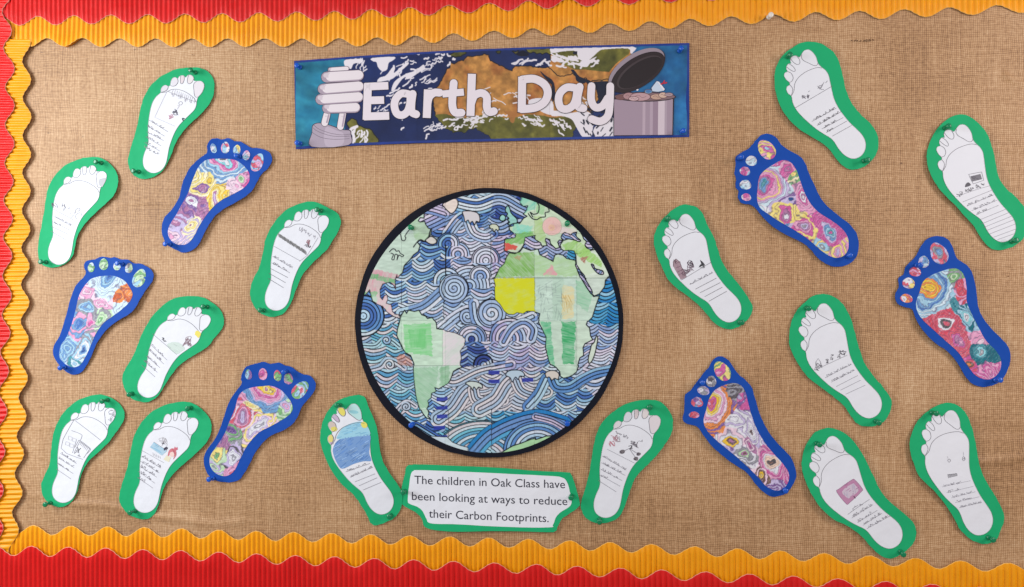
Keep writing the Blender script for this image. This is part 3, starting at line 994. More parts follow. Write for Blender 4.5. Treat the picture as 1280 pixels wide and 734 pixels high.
def d12(i, Z, r, T):
    i.line(Z([(232, 410), (395, 335)]), 0.4, PENCIL)
    i.line(Z([(238, 400), (238, 370), (250, 352), (262, 370), (268, 395)]), 0.5, DARKP)
    for x, y, q in ((250, 385, 13), (262, 392, 9), (242, 402, 10), (296, 368, 7), (294, 360, 5), (321, 350, 8), (320, 338, 6), (356, 338, 11), (368, 330, 13), (382, 325, 12), (366, 312, 7)):
        blotch(i, Z, r, x, y, q, C8(92, 88, 98), 8, 0.45)
    for a, t in (((285, 448, 417, 380), 0.98), ((315, 470, 432, 410), 0.98), ((340, 492, 447, 437), 0), ((362, 510, 462, 460), 0), ((388, 530, 485, 485), 0)):
        wl(i, Z, r, *a, text=t)


def d13(i, Z, r, T):
    tv = smooth(Z([(262, 378), (275, 362), (335, 320), (352, 318), (386, 358), (386, 375), (325, 432), (308, 436)]), 4)
    i.fill(tv, C8(190, 138, 172)); i.hatch(tv, C8(172, 112, 158), r, 60, 0.6, -0.6)
    sc_ = smooth(Z([(288, 376), (338, 338), (352, 342), (370, 372), (330, 405), (315, 408)]), 3)
    i.fill(sc_, C8(206, 190, 206)); i.hatch(sc_, C8(178, 172, 196), r, 26, 0.6, 1.4)
    i.line(tv, 0.4, C8(140, 92, 130), closed=True)
    blotch(i, Z, r, 348, 404, 6, C8(70, 50, 70), 7, 0.6)
    for a, t in (((315, 490, 425, 415), 0), ((335, 508, 442, 442), 0.98), ((365, 530, 465, 470), 0.75), ((392, 545, 487, 485), 0.95), ((412, 562, 530, 497), 0.98)):
        wl(i, Z, r, *a, text=t, amp=3)
    p = Z([(340, 470), (392, 437)]); i.scribble(*p[0], *p[1], 3.2, r, 0.45, DARKP)


def d14(i, Z, r, T):
    i.line(Z([(350, 280), (354, 292)]), 0.35, C8(170, 168, 178)); i.line(smooth(Z([(352, 300), (360, 294), (366, 302), (358, 310)]), 3), 0.5, PENCIL, closed=True)
    i.line(Z([(430, 260), (430, 280)]), 0.35, C8(170, 168, 178)); i.line(smooth(Z([(425, 290), (432, 282), (439, 294), (430, 303)]), 3), 0.5, PENCIL, closed=True)
    blotch(i, Z, r, 434, 291, 5, C8(150, 148, 158), 6, 0.4)
    for k in range(9):
        x = 352 + k * 5.5
        i.line(Z([(x, 370 - k * .6), (x + 3, 388 - k * 1.2)]), 0.6, C8(96, 94, 104))
    i.line(Z([(352, 372), (398, 366)]), 0.5, C8(110, 108, 118))
    for a, t in (((323, 432, 465, 402), 0.7), ((345, 462, 480, 430), 0.5), ((370, 487, 490, 457), 0.95), ((390, 510, 510, 482), 0.8), ((410, 537, 522, 510), 0.98)):
        wl(i, Z, r, *a, text=t, tcol=C8(150, 148, 158), col=C8(160, 158, 168))


S5, S4 = 734 / 147, 734 / 184
GREEN = [
    ('g1', 'white footprint with pink toes and a framed rain drawing on green card', 'footprint with the framed rain drawing', (140, 80), S5,
     [(566, 104), (316, 150), (222, 668)],
     [(500, 20), (560, 28), (610, 60), (635, 115), (633, 190), (605, 255), (555, 315), (490, 375), (440, 430), (400, 490), (375, 555), (345, 620), (305, 675), (250, 708), (190, 718), (140, 700), (105, 650), (98, 595), (115, 530), (140, 455), (165, 370), (190, 265), (220, 185), (270, 115), (340, 60), (420, 28)],
     [(508, 48), (152, 670)], d1),
    ('g2', 'white footprint with grey shaded big toe and empty ball on green card', 'footprint with the grey shaded big toe', (20, 190), S5,
     [(560, 120), (300, 172), (232, 690)],
     [(470, 30), (540, 42), (600, 90), (636, 160), (632, 230), (600, 290), (540, 345), (480, 400), (425, 460), (388, 520), (370, 590), (355, 650), (310, 695), (250, 718), (195, 720), (150, 690), (133, 620), (145, 530), (165, 440), (185, 330), (205, 230), (245, 150), (310, 85), (390, 45)],
     [(517, 65), (172, 687)], d2),
    ('g3', 'white footprint with a thick grey scribbled band across the ball, on green card', 'footprint with the thick grey scribbled band', (300, 250), S5,
     [(550, 94), (281, 145), (185, 675)],
     [(420, 10), (490, 20), (550, 50), (605, 80), (628, 130), (615, 190), (580, 250), (545, 310), (490, 360), (425, 425), (380, 490), (350, 560), (320, 640), (280, 700), (225, 728), (165, 725), (105, 690), (70, 630), (63, 570), (80, 500), (115, 430), (140, 350), (160, 250), (190, 180), (240, 110), (310, 50)],
     [(497, 65), (138, 690)], d3),
    ('g4', 'white footprint with a green hill and yellow sun drawing on green card', 'footprint with the yellow sun drawing', (140, 360), S5,
     [(612, 172), (356, 172), (180, 665)],
     [(470, 50), (560, 58), (620, 90), (672, 135), (697, 195), (685, 255), (640, 310), (600, 365), (540, 405), (480, 440), (420, 485), (370, 545), (330, 610), (285, 675), (230, 710), (180, 712), (120, 690), (75, 630), (62, 560), (85, 500), (130, 430), (165, 350), (200, 270), (250, 185), (320, 110), (390, 65)],
     [(582, 118), (112, 662)], d4),
    ('g5', 'white footprint with a pencil house drawing and scribbled big toe on green card', 'footprint with the pencil house drawing', (30, 490), S5,
     [(560, 100), (307, 142), (205, 680)],
     [(440, 18), (510, 25), (570, 55), (612, 100), (627, 150), (610, 200), (570, 260), (520, 325), (450, 390), (400, 440), (365, 500), (345, 570), (325, 640), (285, 695), (230, 720), (175, 710), (120, 660), (105, 590), (125, 530), (160, 450), (175, 350), (190, 260), (220, 180), (270, 110), (340, 50)],
     [(507, 52), (150, 697)], d5),
    ('g6', 'white footprint with a red haired figure and blue water drawing on green card', 'footprint with the red haired figure', (130, 500), S5,
     [(582, 112), (314, 155), (215, 690)],
     [(480, 12), (550, 22), (610, 60), (655, 115), (670, 170), (655, 240), (610, 300), (545, 360), (470, 425), (410, 490), (370, 560), (345, 640), (320, 700), (285, 738), (225, 745), (150, 715), (105, 660), (92, 610), (110, 530), (140, 440), (160, 350), (185, 240), (220, 165), (280, 90), (370, 35)],
     [(530, 52), (182, 697)], d6),
    ('g7', 'white footprint with blue shaded ball and yellow toes on green card left of the caption', 'footprint with the blue shaded ball', (370, 480), S4,
     [(276, 96), (163, 276), (440, 650)],
     [(310, 55), (345, 70), (360, 110), (385, 165), (405, 220), (415, 290), (430, 370), (465, 440), (500, 490), (525, 535), (530, 580), (520, 625), (495, 665), (450, 690), (400, 706), (372, 695), (350, 650), (315, 590), (280, 545), (225, 495), (185, 440), (150, 375), (125, 300), (122, 240), (135, 180), (165, 125), (205, 85), (255, 65)],
     [(213, 108), (467, 660)], d7),
    ('g8', 'white footprint with a dumbbell lifting figure on green card right of the caption', 'footprint with the dumbbell drawing', (700, 480), S4,
     [(496, 155), (271, 200), (195, 656)],
     [(430, 80), (490, 85), (530, 115), (560, 165), (563, 220), (545, 270), (510, 320), (470, 370), (420, 420), (375, 470), (350, 530), (330, 590), (310, 640), (280, 675), (230, 693), (170, 692), (125, 665), (105, 620), (108, 580), (130, 510), (150, 420), (165, 320), (185, 240), (215, 185), (270, 135), (340, 95)],
     [(450, 115), (197, 680)], d8),
    ('g9', 'white footprint with two tiny figures on a bare line, on green card', 'footprint with two tiny figures on a line', (940, 40), S4,
     [(266, 89), (170, 293), (532, 625)],
     [(300, 48), (350, 60), (400, 95), (430, 140), (450, 210), (465, 280), (495, 350), (540, 410), (590, 455), (620, 500), (632, 545), (625, 600), (590, 650), (545, 678), (495, 685), (450, 665), (415, 625), (375, 575), (310, 530), (240, 490), (185, 440), (145, 380), (120, 310), (112, 240), (120, 180), (150, 120), (205, 75), (250, 52)],
     [(185, 118), (565, 640)], d9),
    ('g10', 'white footprint with a brown castle and dark hill drawing on green card', 'footprint with the castle drawing', (790, 240), S4,
     [(254, 109), (163, 312), (507, 645)],
     [(270, 63), (320, 75), (350, 105), (375, 165), (405, 220), (425, 280), (450, 350), (490, 410), (535, 465), (575, 520), (603, 575), (590, 620), (560, 655), (515, 680), (470, 683), (420, 660), (380, 620), (340, 575), (285, 525), (220, 480), (175, 430), (145, 370), (118, 300), (108, 240), (120, 190), (150, 140), (195, 95), (235, 70)],
     [(174, 135), (540, 650)], d10),
    ('g11', 'white footprint with a grey screen drawing and ruled heel lines on green card', 'footprint with the grey screen and ruled heel', (1096, 136), S4,
     [(418, 82), (299, 280), (652, 660)],
     [(420, 28), (465, 38), (510, 75), (550, 130), (575, 200), (590, 270), (605, 340), (640, 395), (690, 440), (732, 490), (750, 545), (748, 600), (735, 640), (715, 665), (670, 692), (610, 706), (560, 690), (520, 645), (485, 590), (440, 540), (385, 480), (325, 420), (285, 365), (258, 310), (248, 255), (255, 195), (285, 125), (330, 70), (375, 38)],
     [(350, 92), (683, 660)], d11),
    ('g12', 'white footprint with a row of small houses and figures on green card', 'footprint with the row of small houses', (960, 360), S4,
     [(265, 81), (163, 285), (530, 645)],
     [(280, 30), (330, 45), (380, 90), (415, 160), (435, 230), (455, 300), (480, 370), (520, 430), (570, 490), (610, 545), (618, 590), (600, 640), (560, 680), (500, 693), (450, 680), (415, 640), (380, 590), (330, 545), (270, 500), (200, 445), (150, 380), (115, 310), (105, 250), (115, 180), (140, 120), (185, 70), (230, 38)],
     [(197, 100), (545, 667)], d12),
    ('g13', 'white footprint with a purple television drawing on green card', 'footprint with the purple television', (980, 520), S4,
     [(222, 105), (149, 325), (558, 655)],
     [(220, 60), (275, 72), (330, 110), (375, 165), (410, 230), (440, 290), (480, 370), (530, 430), (590, 480), (640, 525), (660, 570), (655, 620), (625, 660), (580, 695), (530, 713), (480, 695), (430, 650), (385, 600), (320, 550), (240, 510), (175, 450), (130, 380), (100, 310), (88, 250), (95, 190), (120, 130), (160, 80)],
     [(168, 140), (588, 682)], d13),
    ('g14', 'white footprint with two tiny drop shapes and faint writing on green card', 'footprint with two tiny drop shapes', (1096, 500), S4,
     [(360, 55), (221, 240), (528, 675)],
     [(350, 15), (400, 25), (440, 60), (465, 115), (485, 190), (500, 270), (515, 340), (545, 410), (590, 480), (625, 545), (635, 600), (620, 650), (600, 695), (560, 718), (510, 715), (460, 690), (415, 645), (385, 590), (340, 520), (280, 450), (210, 380), (180, 310), (163, 240), (170, 180), (195, 120), (235, 75), (290, 35)],
     [(283, 66), (567, 692)], d14),
]
for n_, g in enumerate(GREEN):
    green_foot(g[0], g[1], g[2], g[3], g[4], g[5], g[6], g[7], g[8], 100 + n_)

# ------------------------------------------------------------------ blue feet with coloured patterns
K = dict(W=C8(226, 226, 234), gr=C8(150, 150, 158), dg=C8(92, 88, 92), mg=C8(206, 96, 160), pk=C8(228, 160, 196), lp=C8(236, 206, 222), li=C8(196, 182, 220), pu=C8(132, 96, 160),
         dp=C8(96, 66, 130), mv=C8(174, 118, 160), lb=C8(160, 204, 228), pb=C8(204, 226, 238), sb=C8(110, 156, 204), bl=C8(76, 120, 190), db=C8(52, 84, 150), te=C8(70, 146, 160),
         cy=C8(140, 212, 222), dt=C8(36, 112, 128), ye=C8(240, 220, 130), go=C8(238, 196, 60), gn=C8(120, 176, 116), lg=C8(190, 220, 180), ro=C8(214, 96, 116), rd=C8(206, 78, 96),
         og=C8(232, 140, 76), ru=C8(196, 96, 60), br=C8(120, 92, 84), tn=C8(206, 184, 120), pe=C8(240, 210, 190), py=C8(244, 234, 190))


def pattern(elems, seed, lines=0.62):
    """child's colouring: contour bands round each motif, thin dark outlines, pencil grain"""
    E = [(np.array(c, float), r, asp, rot, [K[q] for q in pal.split()]) for (c, r, asp, rot, pal) in elems]

    def f(x, y):
        wx = x + 8.5 * (fbm(x / 16, y / 16, seed) - 0.5) * 2 + 0.28 * np.sin(y * 1.7 + 3 * vnoise(x / 4, y / 4, seed + 7))
        wy = y + 8.5 * (fbm(x / 16, y / 16, seed + 3) - 0.5) * 2 + 0.28 * np.sin(x * 1.7 + 3 * vnoise(x / 4, y / 4, seed + 8))
        bw = 2.7
        best = np.full(x.shape, 1e9); idx = np.zeros(x.shape, int); acc = np.zeros(x.shape); off = []
        rm = min(e[1] for e in E)
        for k, (c, r, asp, rot, pal) in enumerate(E):
            dx, dy = wx - c[0], wy - c[1]
            a = dx * math.cos(rot) + dy * math.sin(rot); b_ = -dx * math.sin(rot) + dy * math.cos(rot)
            o_ = round((r - rm) * 0.8 / bw) * bw
            off.append(o_)
            d = np.hypot(a, b_ * (1 + (asp - 1) * 1.5)) - o_
            m = d < best
            idx = np.where(m, k, idx); best = np.where(m, d, best)
            acc += np.exp(-np.clip(d, -60, 60) / 3.4)
        D = -3.4 * np.log(acc)
        D = D + 1.1 * (fbm(x / 3.5, y / 3.5, seed + 60) - .5)
        col = np.zeros(x.shape + (3,))
        for k, (c, r, asp, rot, pal) in enumerate(E):
            m = idx == k
            i = np.floor((D[m] + off[k]) / bw).astype(int)
            n_ = len(pal)
            i = np.where(i < 0, 0, np.where(i < n_, i, n_ - 1 - ((i - n_) % 2 == 0) * (n_ > 2)))
            col[m] = np.array(pal)[np.clip(i, 0, n_ - 1)]
        fr = np.abs(D / bw - np.round(D / bw)) * bw
        ln = np.clip(1.0 - fr / 0.55, 0, 1)
        # pencil strokes
        a = 0.7
        s1 = vnoise((x * math.cos(a) + y * math.sin(a)) / 0.7, (-x * math.sin(a) + y * math.cos(a)) / 5.0, seed + 20)
        s2 = vnoise(x / 0.9, y / 0.9, seed + 21)
        g = 0.6 * s1 + 0.4 * s2
        col = col + (np.array([0.90, 0.90, 0.93]) - col) * np.clip((g - 0.52) * 1.3, 0, 0.5)[..., None]
        col = col * (0.93 + 0.12 * vnoise(x / 3, y / 3, seed + 30))[..., None]
        lc = np.array(C8(84, 72, 104))
        al = (ln * lines * (0.6 + 0.6 * vnoise(x / 5, y / 5, seed + 40)))[..., None]
        return col * (1 - al) + lc * al
    return f


def toe_poly(cx, cy, rx, ry, rot):
    a = np.linspace(0, 2 * np.pi, 29)[:-1]
    x = np.cos(a) * rx * (1 + 0.14 * np.sin(a)); y = np.sin(a) * ry
    c, s = math.cos(rot), math.sin(rot)
    return np.stack([cx + x * c - y * s, cy + x * s + y * c], 1)


def fine_sheet(name, outline, parent, lift, off, fn, step, seed):
    """coloured paper shape as a fine grid clipped to its outline (colours sit on the vertices)"""
    return sheet(name, outline, 'pencil_print', parent, lift, 0.0003, step, 0.15, seed, off=off, color_fn=fn)


def blue_foot(key, label, short, org, sc, outline, sole, toes, pins, elems, toepal, seed):
    out = smooth(zc(outline, org, sc), 6)
    pw = [pin_at(*q) for q in zc(pins, org, sc)]
    ctr = PA(out).mean(0)
    root = thing('paper_footprint', label, 'paper footprint', float(ctr[0]), float(ctr[1]), 'patterned footprints on blue card')
    lf = lift_pins(pw, seed, bow=0.003, curl=0.0026)
    sheet('blue_backing', out, 'blue_card', root, lf, 0.0005, 9, 0.3, seed)
    el = []
    for (c, r, asp, rot, pal) in elems:
        q = zc([c], org, sc)[0]
        el.append((q, r / sc, asp, rot, pal))
    fn = pattern(el, seed)
    sheet('coloured_sole', smooth(zc(sole, org, sc), 5), 'pencil_print', root, lf, 0.0003, 0.62, 0.15, seed + 2, off=0.0005, color_fn=fn)
    for k, (cx, cy, rx, ry, rot) in enumerate(toes):
        q = zc([(cx, cy)], org, sc)[0]
        pal = toepal[k]
        pl = pal.split(); p2 = ' '.join(pl[1:] + pl[:1]); p3 = ' '.join(pl[2:] + pl[:2])
        tf = pattern([((q[0], q[1] - 1), rx / sc * 1.1, 1, 0, pal), ((q[0] + rx / sc * .7, q[1] + ry / sc * .8), rx / sc, 1, 0, p2), ((q[0] - rx / sc * .8, q[1] + ry / sc * .3), rx / sc * .9, 1, 0, p3)], seed + 11 * k)
        sheet('coloured_toe', toe_poly(q[0], q[1], rx / sc, ry / sc, R(rot)), 'pencil_print', root, lf, 0.0003, 0.6, 0.2, seed + k, off=0.0005, color_fn=tf)
    pin('blue', pw[0], float(lf(*pw[0])) + 0.0008, 'blue push pin near the toes of the ' + short)
    pin('blue', pw[1], float(lf(*pw[1])) + 0.0008, 'blue push pin at the heel of the ' + short)


S37 = 734 / 196
BLUE = [
    ('b1', 'blue card footprint coloured with a pink and sky blue sunburst and pale yellow mauve heel', 'footprint with pale yellow and mauve heel', (200, 170), S5,
     [(300, 60), (320, 25), (350, 15), (385, 22), (425, 12), (465, 32), (500, 35), (535, 55), (565, 72), (610, 75), (660, 88), (692, 115), (697, 160), (670, 205), (630, 240), (608, 285), (580, 340), (530, 385), (470, 420), (400, 460), (350, 500), (310, 555), (280, 610), (250, 670), (205, 710), (150, 728), (100, 712), (45, 680), (15, 625), (12, 560), (35, 505), (85, 450), (125, 385), (145, 310), (180, 230), (220, 175), (270, 130), (298, 105)],
     [(300, 150), (350, 143), (420, 143), (480, 155), (530, 195), (558, 240), (555, 290), (520, 330), (450, 370), (390, 400), (335, 445), (290, 500), (250, 560), (215, 625), (175, 670), (120, 680), (70, 655), (50, 610), (60, 560), (100, 500), (140, 430), (180, 360), (210, 280), (240, 210), (270, 170)],
     [(337, 78, 18, 31, -12), (407, 72, 25, 37, 0), (478, 85, 23, 30, 12), (537, 120, 23, 31, 12), (607, 165, 36, 60, 25)], [(487, 125), (50, 675)],
     [((402, 145), 150, 1, 0, 'dg W cy mg pk lb sb pb'), ((520, 262), 55, 1, 0, 'gn lg pk mg'), ((258, 320), 60, 1.2, 0, 'mv mv pu ye py'), ((352, 385), 85, 1.7, 2.1, 'li mv py ye go'), ((470, 320), 40, 1, 0, 'pk lp'),
      ((195, 410), 62, 1.3, 0.6, 'mv W W pu mv'), ((195, 560), 75, 1.5, 2.2, 'mv py ye py li'), ((105, 535), 45, 1, 0, 'pk mv li'), ((78, 630), 42, 1, 0, 'pk lp li'), ((300, 270), 40, 1, 0, 'go ye py'), ((270, 440), 40, 1, 0, 'pu mv')],
     ['sb lb W li', 'ro W lb pk', 'ye py lb pk', 'lp pk lb li', 'pk li ro lb'], 300),
    ('b2', 'blue card footprint coloured with a dark blue sunburst, orange patch and pale blue heel', 'footprint with the orange patch', (50, 320), S5,
     [(280, 65), (290, 35), (325, 25), (350, 20), (385, 3), (430, 12), (465, 8), (500, 22), (545, 22), (580, 45), (630, 50), (680, 75), (707, 110), (700, 160), (665, 210), (635, 260), (605, 320), (560, 365), (490, 405), (425, 455), (380, 510), (345, 570), (315, 640), (285, 690), (250, 730), (200, 742), (150, 715), (100, 660), (80, 610), (90, 555), (125, 500), (150, 430), (175, 350), (200, 260), (235, 180), (280, 130), (290, 100)],
     [(330, 140), (400, 125), (460, 125), (520, 150), (560, 195), (580, 240), (565, 285), (520, 330), (460, 375), (400, 420), (355, 480), (325, 545), (290, 620), (250, 680), (205, 695), (155, 675), (120, 630), (130, 560), (165, 510), (200, 430), (230, 330), (250, 250), (285, 185)],
     [(323, 72, 20, 30, 8), (398, 52, 27, 36, 0), (480, 60, 22, 30, 5), (553, 75, 23, 32, 8), (620, 138, 38, 60, 22)], [(500, 50), (140, 697)],
     [((425, 135), 130, 1, 0, 'db bl sb lb sb pb pb'), ((285, 225), 48, 1, 0, 'pk lp pk'), ((400, 290), 52, 2, 0.1, 'pk pk lp'), ((545, 240), 58, 1, 0, 'og og ru'), ((520, 325), 42, 1, 0, 'lg pb'), ((295, 325), 58, 1.2, 0.2, 'lb sb lb gr gr'),
      ((400, 385), 78, 1.5, 2.2, 'lg gn lg lg gr'), ((315, 405), 40, 1, 0, 'mg pk gr'), ((240, 425), 55, 1, 0, 'bl bl sb pk'), ((160, 585), 65, 1.4, 2.0, 'sb lb sb'), ((258, 570), 80, 1.6, 2.2, 'db sb pb W lb gr'), ((215, 670), 40, 1, 0, 'lb pb te')],
     ['lg gn pb W', 'lg gn lg pb', 'pb lb lg W', 'lg gr pb W', 'lg gn lg lb'], 320),
    ('b3', 'blue card footprint coloured with a pink and yellow sunburst, purple patch and white heel', 'footprint with the purple patch and white heel', (250, 450), S5,
     [(268, 85), (290, 45), (330, 28), (370, 18), (400, 12), (440, 25), (490, 18), (530, 35), (570, 45), (605, 70), (640, 90), (685, 100), (720, 140), (715, 190), (680, 240), (640, 290), (615, 350), (580, 400), (520, 440), (450, 470), (395, 515), (345, 580), (310, 650), (275, 710), (240, 750), (180, 765), (100, 755), (50, 720), (25, 650), (30, 590), (60, 540), (110, 470), (145, 380), (175, 290), (210, 220), (262, 150), (262, 120)],
     [(310, 175), (380, 165), (440, 162), (500, 185), (550, 235), (580, 290), (570, 330), (520, 370), (450, 410), (380, 445), (330, 490), (285, 550), (250, 620), (215, 690), (165, 725), (100, 710), (62, 660), (65, 600), (100, 545), (150, 470), (185, 390), (220, 310), (240, 240), (265, 200)],
     [(307, 90, 20, 32, -5), (393, 88, 26, 37, -5), (483, 98, 23, 35, -10), (550, 118, 28, 35, -5), (625, 187, 42, 64, 42)], [(528, 75), (72, 745)],
     [((420, 170), 155, 1, 0, 'mv ye go pk mg pk pk li sb sb'), ((530, 300), 62, 1, 0, 'li pk li lg gn'), ((265, 355), 60, 1.1, 0, 'li mv pk ro lp'), ((370, 420), 95, 1.6, 2.2, 'W gr W W li lp ye'), ((205, 435), 72, 1.2, 0.5, 'pu dp pu gn gr'),
      ((205, 600), 80, 1.6, 2.2, 'W gr W W li dg'), ((112, 580), 45, 1, 0, 'gn ye lg'), ((212, 690), 36, 1, 0, 'ro pk'), ((85, 660), 45, 1, 0, 'gr lg li'), ((310, 300), 45, 1.8, 0.3, 'ye ye py'), ((130, 510), 35, 1, 0, 'pu mv'), ((250, 260), 22, 1, 0, 'ro pk')],
     ['gn lb pu cy', 'mg pk ro lp', 'gn ro ye pk', 'gn mv gr pk', 'ro lp lb gn'], 340),
    ('b4', 'blue card footprint coloured all over in magenta, lilac and yellow', 'magenta and lilac coloured footprint', (900, 160), S4,
     [(185, 55), (215, 32), (250, 32), (280, 50), (305, 85), (345, 115), (390, 140), (420, 175), (440, 225), (465, 280), (500, 350), (545, 400), (600, 445), (650, 485), (682, 530), (693, 580), (685, 635), (650, 675), (600, 692), (545, 685), (490, 650), (450, 605), (405, 570), (330, 535), (265, 495), (215, 450), (175, 400), (145, 383), (105, 375), (88, 345), (92, 315), (78, 295), (80, 255), (73, 225), (78, 180), (80, 145), (110, 120), (140, 105), (160, 85)],
     [(270, 180), (310, 162), (345, 170), (375, 205), (395, 255), (415, 310), (445, 370), (490, 420), (545, 455), (600, 495), (635, 540), (642, 590), (625, 630), (585, 648), (530, 630), (480, 590), (430, 548), (370, 510), (300, 470), (240, 430), (200, 400), (185, 360), (187, 310), (195, 250), (220, 215)],
     [(232, 108, 38, 54, -38), (157, 163, 28, 25, 10), (125, 215, 26, 22, 15), (127, 283, 29, 24, 10), (130, 345, 24, 19, 10)], [(100, 148), (647, 638)],
     [((215, 285), 140, 1, 0, 'te sb mv mg pk pk ye pk li pb li'), ((335, 200), 62, 1, 0, 'mg mv mg pk'), ((378, 240), 34, 1, 0, 'ye gn py'), ((415, 350), 75, 1.4, 0.9, 'W mv W mg pk pk'), ((330, 430), 55, 1, 0, 'W mv mg ye ye'), ((335, 470), 30, 1.4, 0.3, 'sb li'),
      ((410, 495), 62, 1.3, 0.7, 'gr li mv pk mg ye'), ((540, 520), 95, 1.5, 0.95, 'mg te lb sb li mg mg'), ((505, 592), 42, 1.3, 0.6, 'pb gr lb ye'), ((585, 622), 40, 1, 0, 'li pk ye'), ((220, 412), 32, 1, 0, 'pb W'), ((350, 360), 35, 1, 0, 'db li pu')],
     ['lb mg ye pk', 'pb W lb gr', 'pk lb mg W', 'pb W lb gr', 'mg pk W ro'], 360),
    ('b5', 'blue card footprint coloured with a golden sun, rose red arch and teal heel', 'footprint with the golden sun and teal heel', (1090, 292), S37,
     [(230, 60), (260, 25), (300, 12), (340, 18), (370, 45), (385, 90), (400, 120), (440, 150), (465, 190), (480, 250), (490, 330), (510, 385), (550, 440), (600, 490), (635, 530), (648, 580), (640, 630), (615, 680), (570, 710), (510, 718), (460, 695), (425, 650), (395, 600), (350, 550), (290, 510), (240, 460), (205, 405), (185, 355), (150, 345), (115, 325), (108, 285), (125, 250), (125, 210), (150, 190), (160, 155), (195, 120), (215, 90)],
     [(330, 175), (370, 163), (405, 170), (430, 205), (438, 260), (440, 320), (460, 370), (490, 430), (530, 500), (575, 545), (603, 590), (600, 640), (570, 675), (530, 683), (480, 660), (440, 610), (400, 555), (340, 500), (285, 450), (240, 410), (210, 365), (205, 320), (220, 280), (240, 225), (280, 195)],
     [(313, 92, 38, 54, -30), (243, 132, 25, 28, 0), (203, 178, 27, 22, 10), (172, 232, 29, 26, 10), (160, 303, 29, 20, 10)], [(217, 148), (587, 688)],
     [((252, 255), 140, 1, 0, 'go go og go og sb lb sb bl lb pb'), ((375, 205), 55, 1, 0, 'gn lg gn gr'), ((412, 252), 36, 1, 0, 'ro rd pk'), ((445, 395), 85, 1.8, 1.0, 'W gr W cy cy lb dt'), ((335, 422), 66, 1, 0, 'ro dg W ro rd ro'), ((385, 325), 32, 1.6, 0.8, 'dt te'),
      ((400, 500), 70, 1.2, 0.8, 'pk mv mg ro ro'), ((515, 560), 62, 1.4, 1.0, 'W gr cy te dt dt'), ((460, 612), 46, 1, 0, 'og br ro mg'), ((562, 655), 60, 1.3, 0.8, 'pk mg pk mg'), ((500, 500), 30, 1, 0, 'lp pk')],
     ['sb gr ro li', 'sb pb li lb', 'ro pk rd lp', 'W ye ro li', 'W og ro py'], 380),
    ('b6', 'blue card footprint coloured with an orange and yellow sunburst, grey patch and pale peach heel', 'footprint with the orange sunburst and grey patch', (830, 440), S4,
     [(225, 75), (250, 35), (285, 22), (320, 40), (345, 75), (370, 110), (405, 140), (435, 175), (450, 220), (470, 290), (495, 350), (535, 420), (590, 480), (635, 530), (657, 590), (655, 640), (625, 690), (590, 715), (540, 722), (490, 695), (450, 650), (410, 600), (350, 560), (290, 515), (230, 460), (190, 405), (160, 370), (110, 355), (92, 335), (100, 300), (103, 260), (105, 215), (130, 195), (165, 150), (195, 110)],
     [(290, 170), (340, 155), (380, 165), (405, 200), (420, 260), (440, 330), (465, 390), (500, 450), (545, 505), (590, 555), (620, 600), (622, 640), (600, 680), (560, 692), (510, 670), (470, 625), (425, 580), (370, 530), (310, 480), (250, 430), (210, 385), (197, 340), (210, 290), (225, 235), (250, 195)],
     [(290, 95, 36, 54, -34), (236, 147, 25, 28, 0), (197, 193, 30, 22, 15), (165, 250, 30, 25, 10), (150, 313, 26, 16, 0)], [(190, 155), (607, 692)],
     [((235, 260), 145, 1, 0, 'pk ro mg go ye lp pk lp og og pu'), ((352, 200), 58, 1, 0, 'dg gr dg gr'), ((398, 240), 34, 1, 0, 'li mg pu'), ((440, 390), 82, 1.9, 1.0, 'dg br W W W li'), ((335, 430), 52, 1, 0, 'mv br go W lp'), ((350, 330), 45, 1, 0, 'W W li'),
      ((400, 510), 50, 1.2, 0.6, 'br mv lg gr W'), ((535, 560), 88, 1.5, 1.0, 'br dg pe pe W pk mg'), ((482, 622), 42, 1.2, 0.6, 'tn go br lp'), ((430, 460), 36, 1.6, 0.8, 'mg mv lp'), ((560, 680), 42, 1.6, 0.2, 'li pu li'), ((330, 480), 28, 1.4, 0.6, 'pu li')],
     ['pk mg ye gn', 'dg gr W gr', 'W gr li pk', 'pu li ro sb', 'ro pk rd lp'], 400),
]
for b_ in BLUE:
    blue_foot(*b_)


